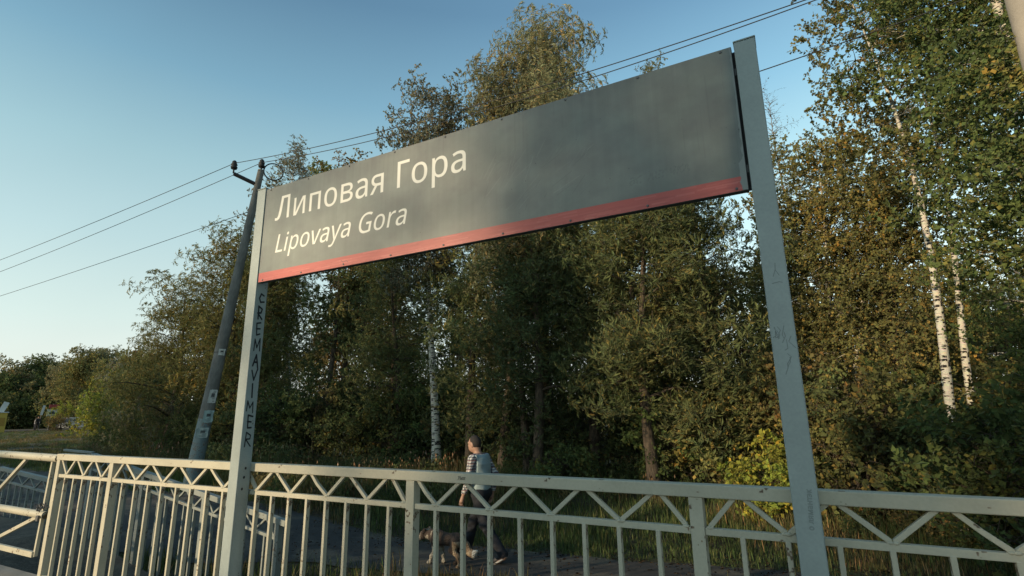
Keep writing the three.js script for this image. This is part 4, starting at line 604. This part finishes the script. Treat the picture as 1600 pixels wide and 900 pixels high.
  put('trousers', netMesh((x, y, z) => Math.max(trouserF(x, y, z) - 0.014 - 0.016 * sm(0.55, 0.15, y) - fold(x, y, z), 0.085 - y, y - 0.99), [-0.6, 0.04, -0.26], [0.5, 1.03, 0.26], 0.011), M({ color: lin(0.011, 0.012, 0.017), roughness: 0.9 }), man);
  const shoeM = M({ color: lin(0.03, 0.03, 0.034), roughness: 0.6 }), soleM = M({ color: lin(0.42, 0.42, 0.40), roughness: 0.8 });
  const shoe = (c, tilt) => { const s = put('shoe', netMesh(union([blob([0.02, 0.05, 0], [0.155, 0.045, 0.05]), blob([-0.07, 0.075, 0], [0.065, 0.055, 0.045])], 0.04), [-0.2, -0.02, -0.09], [0.22, 0.17, 0.09], 0.009), shoeM, man); s.position.set(...c); s.rotation.z = tilt; put('sole', netMesh((x, y, z) => Math.max(blob([0.02, 0.02, 0], [0.165, 0.05, 0.056])(x, y, z), y - 0.022, 0.0 - y), [-0.2, -0.03, -0.09], [0.22, 0.06, 0.09], 0.007), soleM, s); };
  shoe([-0.385, 0.028, -0.102], -0.52); shoe([0.385, 0.018, 0.095], 0.16);
  const hairF = union([blob([HC[0] - 0.012, HC[1] + 0.012, 0], [0.099, 0.117, 0.083], T)], 0.01);
  put('hair', netMesh((x, y, z) => Math.max(hairF(x, y, z) - 0.004 * (fbm(x * 150 + 7, y * 150 + z * 120) - 0.4), (x - HC[0]) * 0.86 - (y - HC[1]) * 0.62 - 0.002, HC[1] - 0.055 - y), [-0.02, 1.5, -0.12], [0.28, 1.78, 0.12], 0.005), M({ color: lin(0.014, 0.011, 0.009), roughness: 0.8 }), man);
  for (const z of [-0.031, 0.031]) { const g = new THREE.SphereGeometry(0.011, 10, 8); g.translate(HC[0] + 0.083, HC[1] - 0.006, z); put('eye', g, M({ color: lin(0.05, 0.04, 0.035), roughness: 0.3 }), man); }
}
{
  const P = spot(698, 1, 893), v = ray(698, 893), t = (0 + 0.02 - EYE.y) / v.y, pos = [EYE.x + v.x * t, EYE.z + v.z * t];
  const F = [];
  F.push(blob([0.20, 0.425, 0], [0.17, 0.135, 0.105], 0.15), blob([0.0, 0.415, 0], [0.22, 0.105, 0.095]), blob([-0.20, 0.425, 0], [0.15, 0.115, 0.098], -0.1));
  F.push(cone([0.28, 0.46, 0], [0.44, 0.455, -0.01], 0.095, 0.078));                                          // neck
  const hd = [blob([0.50, 0.455, -0.01], [0.085, 0.068, 0.066], -0.35), cone([0.53, 0.435, -0.01], [0.62, 0.375, -0.012], 0.042, 0.026), cone([0.53, 0.41, -0.01], [0.60, 0.358, -0.012], 0.026, 0.018)];
  F.push(...hd, cone([0.47, 0.505, -0.055], [0.445, 0.545, -0.085], 0.027, 0.012), cone([0.445, 0.545, -0.085], [0.46, 0.50, -0.10], 0.014, 0.008), cone([0.47, 0.505, 0.035], [0.445, 0.545, 0.065], 0.027, 0.012), cone([0.445, 0.545, 0.065], [0.46, 0.50, 0.08], 0.014, 0.008));
  const L = (pts, rr) => { for (let i = 0; i < pts.length - 1; i++) F.push(cone(pts[i], pts[i + 1], rr[i], rr[i + 1])); };
  L([[0.23, 0.38, -0.075], [0.20, 0.24, -0.08], [0.27, 0.13, -0.08], [0.31, 0.03, -0.08], [0.35, 0.022, -0.08]], [0.062, 0.037, 0.027, 0.024, 0.022]);
  L([[0.23, 0.38, 0.075], [0.18, 0.24, 0.08], [0.15, 0.13, 0.08], [0.12, 0.035, 0.08], [0.16, 0.022, 0.08]], [0.062, 0.037, 0.027, 0.024, 0.022]);
  L([[-0.24, 0.40, -0.07], [-0.17, 0.27, -0.08], [-0.32, 0.17, -0.08], [-0.33, 0.035, -0.08], [-0.28, 0.022, -0.08]], [0.085, 0.05, 0.03, 0.024, 0.023]);
  L([[-0.24, 0.40, 0.07], [-0.13, 0.27, 0.08], [-0.20, 0.15, 0.08], [-0.14, 0.03, 0.08], [-0.09, 0.022, 0.08]], [0.085, 0.05, 0.03, 0.024, 0.023]);
  L([[-0.33, 0.46, 0], [-0.42, 0.36, 0], [-0.47, 0.26, 0.0], [-0.56, 0.235, -0.005], [-0.63, 0.285, -0.01]], [0.045, 0.042, 0.05, 0.052, 0.026]);
  const f0 = union(F, 0.05), f = (x, y, z) => f0(x, y, z) - 0.006 * Math.sin(x * 130 + y * 40) * Math.sin(y * 120 - x * 60) * Math.sin(z * 110 + x * 30);
  const coat = (x, y, z) => { const n = fbm(x * 9 + 40, y * 9 + z * 7 + 20), k = 0.75 + 0.5 * fbm(x * 60, y * 60 + z * 50); let c = [0.04, 0.027, 0.02]; if (y < 0.30 && x > -0.05) c = [0.26, 0.235, 0.19]; if (x > 0.27 && x < 0.44 && n > 0.5) c = [0.22, 0.19, 0.15]; if (x < -0.22 && y < 0.42) c = n > 0.45 ? [0.17, 0.115, 0.07] : [0.24, 0.19, 0.13]; if (x < -0.57) c = [0.42, 0.40, 0.35]; if (x > 0.55) c = [0.16, 0.135, 0.11]; return c.map((q) => q * k); };
  const dog = put('dog', netMesh(f, [-0.75, -0.02, -0.22], [0.72, 0.72, 0.22], 0.009, coat), M({ vertexColors: true, roughness: 0.95 })); dog.position.set(pos[0], groundY(...pos) + 0.012, pos[1]); dog.rotation.y = Math.PI - 0.05; dog.scale.setScalar(0.8);
  tag(dog, 'brown and white dog walking beside the person on the path', 'dog');
  for (const z of [-0.05, 0.03]) { const g = new THREE.SphereGeometry(0.009, 8, 6); g.translate(0.557, 0.468, z); put('eye', g, MAT.iron, dog); }
  const ng = new THREE.SphereGeometry(0.017, 10, 8); ng.scale(0.8, 0.8, 1); ng.translate(0.643, 0.374, -0.012); put('nose', ng, MAT.iron, dog);
}
// ---------------------------------------------------------------- far end: road, car, passers-by, signs, far trees
{
  const road = []; const uv = [], idx = [], N = 60;
  for (let i = 0; i <= N; i++) { const t = i / N, cx = lerp(-70, -112, t), cz = lerp(-92, 30, t), dx = 42 / 129, dz = -122 / 129; for (const s of [-3.6, 3.6]) { const x = cx + dz * s * -1, z = cz + dx * s; road.push(x, groundY(x, z) + 0.06, z); uv.push(s / 3, i * 0.7); } }
  for (let i = 0; i < N; i++) { const a = i * 2; idx.push(a, a + 1, a + 2, a + 1, a + 3, a + 2); }
  const g = new THREE.BufferGeometry(); g.setAttribute('position', new THREE.Float32BufferAttribute(road, 3)); g.setAttribute('uv', new THREE.Float32BufferAttribute(uv, 2)); g.setIndex(idx); g.computeVertexNormals(); if (g.attributes.normal.getY(4) < 0) { g.setIndex(idx.reverse()); g.computeVertexNormals(); }
  structure('road', g, MAT.asphalt, 'grey road crossing beyond the field');
}
const onG = (px, D) => { const [x, z] = spot(px, D, 665); return [x, groundY(x, z), z]; };
{ // silver car
  const [x, y, z] = onG(116, 90), car = thing('parked_car', 'silver hatchback standing on the far road', 'car', [x, y + 0.07, z], 2.15);
  const paint = MP({ color: lin(0.42, 0.44, 0.46), roughness: 0.35, metalness: 0.4, clearcoat: 0.8 }), glass = M({ color: lin(0.03, 0.035, 0.04), roughness: 0.12 }), rub = M({ color: lin(0.02, 0.02, 0.02), roughness: 0.9 });
  const ext = (pts, w, b) => { const g = new THREE.ExtrudeGeometry(new THREE.Shape(pts.map((p) => new THREE.Vector2(...p))), { depth: w - 2 * b, bevelEnabled: true, bevelSize: b, bevelThickness: b, bevelSegments: 2 }); g.translate(0, 0, -(w - 2 * b) / 2); return g; };
  put('body', ext([[-2.0, 0.32], [-2.02, 0.62], [-1.92, 0.86], [-1.0, 0.93], [0.9, 0.95], [1.88, 0.84], [2.02, 0.62], [2.0, 0.32], [1.72, 0.30], [1.62, 0.52], [1.28, 0.62], [0.95, 0.52], [0.85, 0.27], [-0.85, 0.27], [-0.95, 0.52], [-1.28, 0.62], [-1.62, 0.52], [-1.72, 0.3]], 1.68, 0.06), paint, car);
  const cab = put('cabin', ext([[-1.75, 0.9], [-1.35, 1.40], [-0.4, 1.47], [0.35, 1.42], [1.05, 0.92]], 1.44, 0.07), paint, car);
  for (const s of [-1, 1]) for (const q of [[[-0.52, 0.97], [-0.52, 1.38], [0.28, 1.35], [0.85, 0.97]], [[-1.5, 1.0], [-1.25, 1.33], [-0.6, 1.38], [-0.6, 0.97]]]) { const g = new THREE.ExtrudeGeometry(new THREE.Shape(q.map((p) => new THREE.Vector2(...p))), { depth: 0.02, bevelEnabled: false }); g.translate(0, 0, s * 0.722 - 0.01); put('side_window', g, glass, cab); }
  const pane = (x0, y0, x1, y1, nm) => { const c = [(x0 + x1) / 2, (y0 + y1) / 2], L = Math.hypot(x1 - x0, y1 - y0), g = new THREE.BoxGeometry(L, 0.02, 1.2); g.rotateZ(Math.atan2(y1 - y0, x1 - x0)); g.translate(c[0], c[1], 0); put(nm, g, glass, cab); };
  pane(0.46, 1.42, 1.08, 0.99, 'windscreen'); pane(-1.44, 1.42, -1.80, 0.97, 'rear_window');
  const wg = new THREE.CylinderGeometry(0.31, 0.31, 0.2, 20); wg.rotateX(Math.PI / 2); const rg = new THREE.CylinderGeometry(0.19, 0.19, 0.21, 12); rg.rotateX(Math.PI / 2);
  for (const wx of [-1.28, 1.28]) for (const s of [-1, 1]) { const wl = put('wheel', wg, rub, car); wl.position.set(wx, 0.31, s * 0.75); put('rim', rg, MAT.steel, wl); }
  for (const s of [-1, 1]) { put('headlight', box(0.1, 0.13, 0.34, 1.99, 0.68, s * 0.6, 0.02), M({ color: lin(0.6, 0.6, 0.6), roughness: 0.2 }), car); put('tail_light', box(0.08, 0.2, 0.2, -2.0, 0.74, s * 0.68, 0.02), M({ color: lin(0.3, 0.02, 0.02), roughness: 0.3 }), car); }
  put('number_plate', box(0.03, 0.11, 0.5, 2.03, 0.45, 0, 0.004), M({ color: lin(0.6, 0.6, 0.58), roughness: 0.6 }), car);
}
{ // two people waiting by the road
  const mk = (px, D, label, top, low, turn, h) => {
    const [x, y, z] = onG(px, D);
    const f = union([blob([0, 1.22, 0], [0.12, 0.27, 0.19]), blob([0, 0.95, 0], [0.12, 0.16, 0.16]), cone([0, 1.42, 0], [0.02, 1.55, 0], 0.055, 0.055), blob([0.03, 1.63, 0], [0.1, 0.12, 0.08]), cone([0, 0.9, -0.09], [0.04, 0.5, -0.1], 0.09, 0.06), cone([0.04, 0.5, -0.1], [0.0, 0.08, -0.1], 0.06, 0.045), cone([0, 0.9, 0.09], [0.0, 0.5, 0.1], 0.09, 0.06), cone([0, 0.5, 0.1], [-0.05, 0.08, 0.1], 0.06, 0.045), cone([-0.03, 0.05, -0.1], [0.14, 0.04, -0.1], 0.045, 0.04), cone([-0.08, 0.05, 0.1], [0.09, 0.04, 0.1], 0.045, 0.04), cone([0, 1.4, -0.2], [0.0, 1.12, -0.26], 0.055, 0.045), cone([0, 1.12, -0.26], [0.18, 0.98, -0.2], 0.044, 0.035), cone([0, 1.4, 0.2], [-0.02, 1.1, 0.26], 0.055, 0.045), cone([-0.02, 1.1, 0.26], [0.06, 0.86, 0.26], 0.044, 0.035)], 0.04);
    const col = (a, b) => (b > 1.5 ? (b > 1.66 || a < 0 ? [0.03, 0.025, 0.02] : [0.38, 0.24, 0.17]) : b > 0.92 ? top : b > 0.07 ? low : [0.03, 0.03, 0.03]);
    const m = put('person', netMesh(f, [-0.3, -0.02, -0.36], [0.36, 1.8, 0.36], 0.024, col), M({ vertexColors: true, roughness: 0.9 })); m.position.set(x, y + 0.02, z); m.rotation.y = turn; m.scale.setScalar(h / 1.75); tag(m, label, 'person', 'people waiting by the far road');
  };
  mk(58, 89, 'person in black standing by the far road', [0.02, 0.02, 0.022], [0.015, 0.015, 0.018], 0.4, 1.78); mk(54.5, 90.5, 'person in a grey top standing close to the one in black', [0.20, 0.19, 0.20], [0.04, 0.04, 0.05], 1.2, 1.62);
}
{ // signs and a yellow booth at the roadside
  const [x, y, z] = onG(75.5, 88), s = thing('road_sign', 'white rectangular road sign under a red plate on a thin post', 'sign', [x, y, z], 1.22);
  const white = M({ color: lin(0.5, 0.52, 0.5), roughness: 0.6 });
  put('post', tube([V(0, 0, 0), V(0.1, 1.7, 0), V(0.18, 3.2, 0)], [0.035, 0.035, 0.035], 8), MAT.steel, s);
  const pl = put('plate', box(1.05, 0.85, 0.03, 0.16, 2.15, 0.05, 0.01), white, s);
  const tx = canvasTex(128, 104, (g) => { g.fillStyle = '#c9cec8'; g.fillRect(0, 0, 128, 104); g.strokeStyle = '#3a3f3e'; g.lineWidth = 6; g.strokeRect(6, 6, 116, 92); g.fillStyle = '#3f4a48'; g.fillRect(26, 44, 74, 30); g.fillRect(40, 28, 46, 20); }); const pg = new THREE.PlaneGeometry(1.0, 0.8); pg.translate(0.16, 2.15, 0.068); put('printed_face', pg, M({ map: tx, roughness: 0.7 }), pl);
  put('red_plate', box(0.95, 0.45, 0.03, 0.24, 2.92, 0.05, 0.01), M({ color: lin(0.30, 0.04, 0.04), roughness: 0.6 }), s);
  const [x2, y2, z2] = onG(60.5, 92), b = thing('narrow_sign', 'narrow pale board on a post near the two people', 'sign', [x2, y2, z2], 1.2);
  put('post', tube([V(0, 0, 0), V(0.05, 2.0, 0), V(0.12, 3.1, 0)], [0.03, 0.03, 0.03], 8), MAT.steel, b); put('board', bar(V(0.05, 1.95, 0.04), V(0.22, 3.15, 0.04), 0.26, 0.03), white, b);
  const [x3, y3, z3] = onG(-14, 86), k = thing('yellow_booth', 'yellow booth with a white tilted board on its roof', 'booth', [x3, y3, z3], 1.25);
  const yl = M({ color: lin(0.42, 0.30, 0.05), roughness: 0.7 }); put('wall', box(2.4, 2.2, 1.8, 0, 1.1, 0, 0.02), yl, k); put('roof', box(2.6, 0.1, 2.0, 0, 2.25, 0, 0.02), white, k); put('roof_board', bar(V(0.55, 2.2, 0.5), V(0.95, 3.4, 0.5), 0.5, 0.05), white, k); put('window', box(1.1, 0.8, 0.05, -0.3, 1.35, 0.92, 0.01), M({ color: lin(0.06, 0.07, 0.07), roughness: 0.15 }), k); put('poster', box(0.6, 0.9, 0.03, 0.75, 1.2, 0.92, 0.005), M({ color: lin(0.30, 0.18, 0.03), roughness: 0.8 }), k);
}
{ // brick house top above the far trees
  const D = 150, [x, z] = spot(214, D, 560), top = topAt(213, 548, D), y = groundY(x, z), h = thing('brick_house', 'orange brick house whose chimney shows above the far trees', 'house', [x, y, z], 1.1);
  const br = M({ map: fieldTex(256, 256, (u, v) => { const n = tfbm(u, v, 16, 3, 91), j = (v * 32) % 1 < 0.14 ? 0.75 : 1; return [168 * (0.7 + 0.5 * n) * j, 92 * (0.7 + 0.5 * n) * j, 66 * (0.7 + 0.5 * n) * j]; }), roughness: 0.95 });
  const H0 = top - y; put('wall', box(14, H0 - 5, 10, 2, (H0 - 5) / 2, 0, 0.02), br, h);
  const rf = put('roof', new THREE.ExtrudeGeometry(new THREE.Shape([[-5.6, 0], [0, 2.6], [5.6, 0]].map((p) => new THREE.Vector2(...p))), { depth: 15, bevelEnabled: false }).rotateY(Math.PI / 2).translate(-5.5, H0 - 5, 0), M({ color: lin(0.12, 0.07, 0.05), roughness: 0.9 }), h);
  put('chimney', box(1.9, 5.2, 1.9, 0, H0 - 2.6, 0, 0.02), br, rf);
  for (let i = 0; i < 4; i++) for (let j = 0; j < 2; j++) { const w = put('window', box(1.2, 1.5, 0.08, -3 + i * 3.3, 2.5 + j * 3.2, 5.02, 0.01), M({ color: lin(0.05, 0.06, 0.07), roughness: 0.15 }), h); put('frame', box(1.4, 0.1, 0.14, -3 + i * 3.3, 1.7 + j * 3.2, 5.03, 0.01), MAT.fence, w); }
}
const FARG = 'trees beyond the far road';
const farT = (label, px, D, py, r, tone, n, seed, leaf = 'aspen', size = 2.4) => plant('deciduous_tree', label, 'tree', FARG, spot(px, D, 640), { h: topAt(px, py, D), r, cb: 0.05, tr: 0.2, limbs: 26, n, leaf, tone, seed, size, spread: 0.8, up: 1.1, droop: 0.3, bark: MAT.bark, subs: 4 });
const rf2 = rngOf(606), crest = [[-70, 575], [-48, 560], [-26, 590], [-8, 586], [10, 580], [28, 566], [46, 556], [64, 562], [80, 572], [98, 560], [116, 543], [132, 552], [146, 541], [162, 556], [180, 566], [196, 560], [214, 563], [232, 556], [250, 548]];
crest.forEach(([px, py], i) => farT(i > 8 && i < 14 ? ['light grey-green tall tree in the clump beyond the parked car', 'yellow-green tall tree in the clump beyond the parked car', 'yellow-green broad tree in the clump beyond the parked car'][i % 3] : i <= 8 ? ['deep green tree in the treeline beyond the far road', 'olive tree in the treeline beyond the far road', 'pale tree in the treeline beyond the far road'][i % 3] : 'olive tree between the far treeline and the willows', px, i <= 8 ? 118 + rf2() * 14 : i < 14 ? 102 + rf2() * 10 : 78 + rf2() * 12, py, i <= 8 ? 5.4 : 4.6, i <= 8 ? ['green', 'olive', 'willow'][i % 3] : ['willow', 'gold', 'gold'][i % 3], 2600, 700 + i, 'aspen', i <= 8 ? 2.3 : 2.0));
for (let i = 0; i < 12; i++) farT(['low olive tree filling the foot of the far treeline', 'low green tree filling the foot of the far treeline'][i % 2], -50 + i * 20 + rf2() * 8, 112 + rf2() * 8, 612 + rf2() * 14, 4.5, ['olive', 'green'][i % 2], 1600, 730 + i, 'aspen', 2.4);
farT('bright yellow-green rounded tree near the field end', 163, 58, 606, 2.0, 'lime', 1500, 760, 'aspen', 1.5);
farT('pale willow with rounded crown behind the yellow-green tree', 190, 62, 578, 3.0, 'grey', 2600, 761, 'willow', 1.8); farT('olive willow standing towards the end of the field', 222, 52, 560, 3.0, 'olive', 2600, 762, 'willow', 1.7);
shrub('small yellow-green bush behind the road sign', 92, 86, 3.4, 2.4, 700, 'lime', 'broad', 770); shrub('orange leaved bush beside the parked car', 86, 84, 1.9, 2.4, 700, 'rust', 'broad', 771); shrub('dark bush on the far side of the parked car', 140, 80, 2.4, 3, 700, 'dark', 'broad', 772);
// trees out of view that shade the foot of the far treeline
for (const [x, z, sd] of [[-128, 26, 781], [-114, 24, 782], [-142, 32, 783]]) plant('trackside_tree', 'large tree past the end of the platform, towards the low sun', 'tree', 'trees past the end of the platform', [x, z], { h: 6.5, r: 3.6, cb: 0.08, tr: 0.2, limbs: 24, n: 2600, leaf: 'aspen', tone: 'olive', size: 2.4, spread: 0.8, seed: sd, up: 1, droop: 0.3, subs: 4 });
renderer.render(scene, camera);
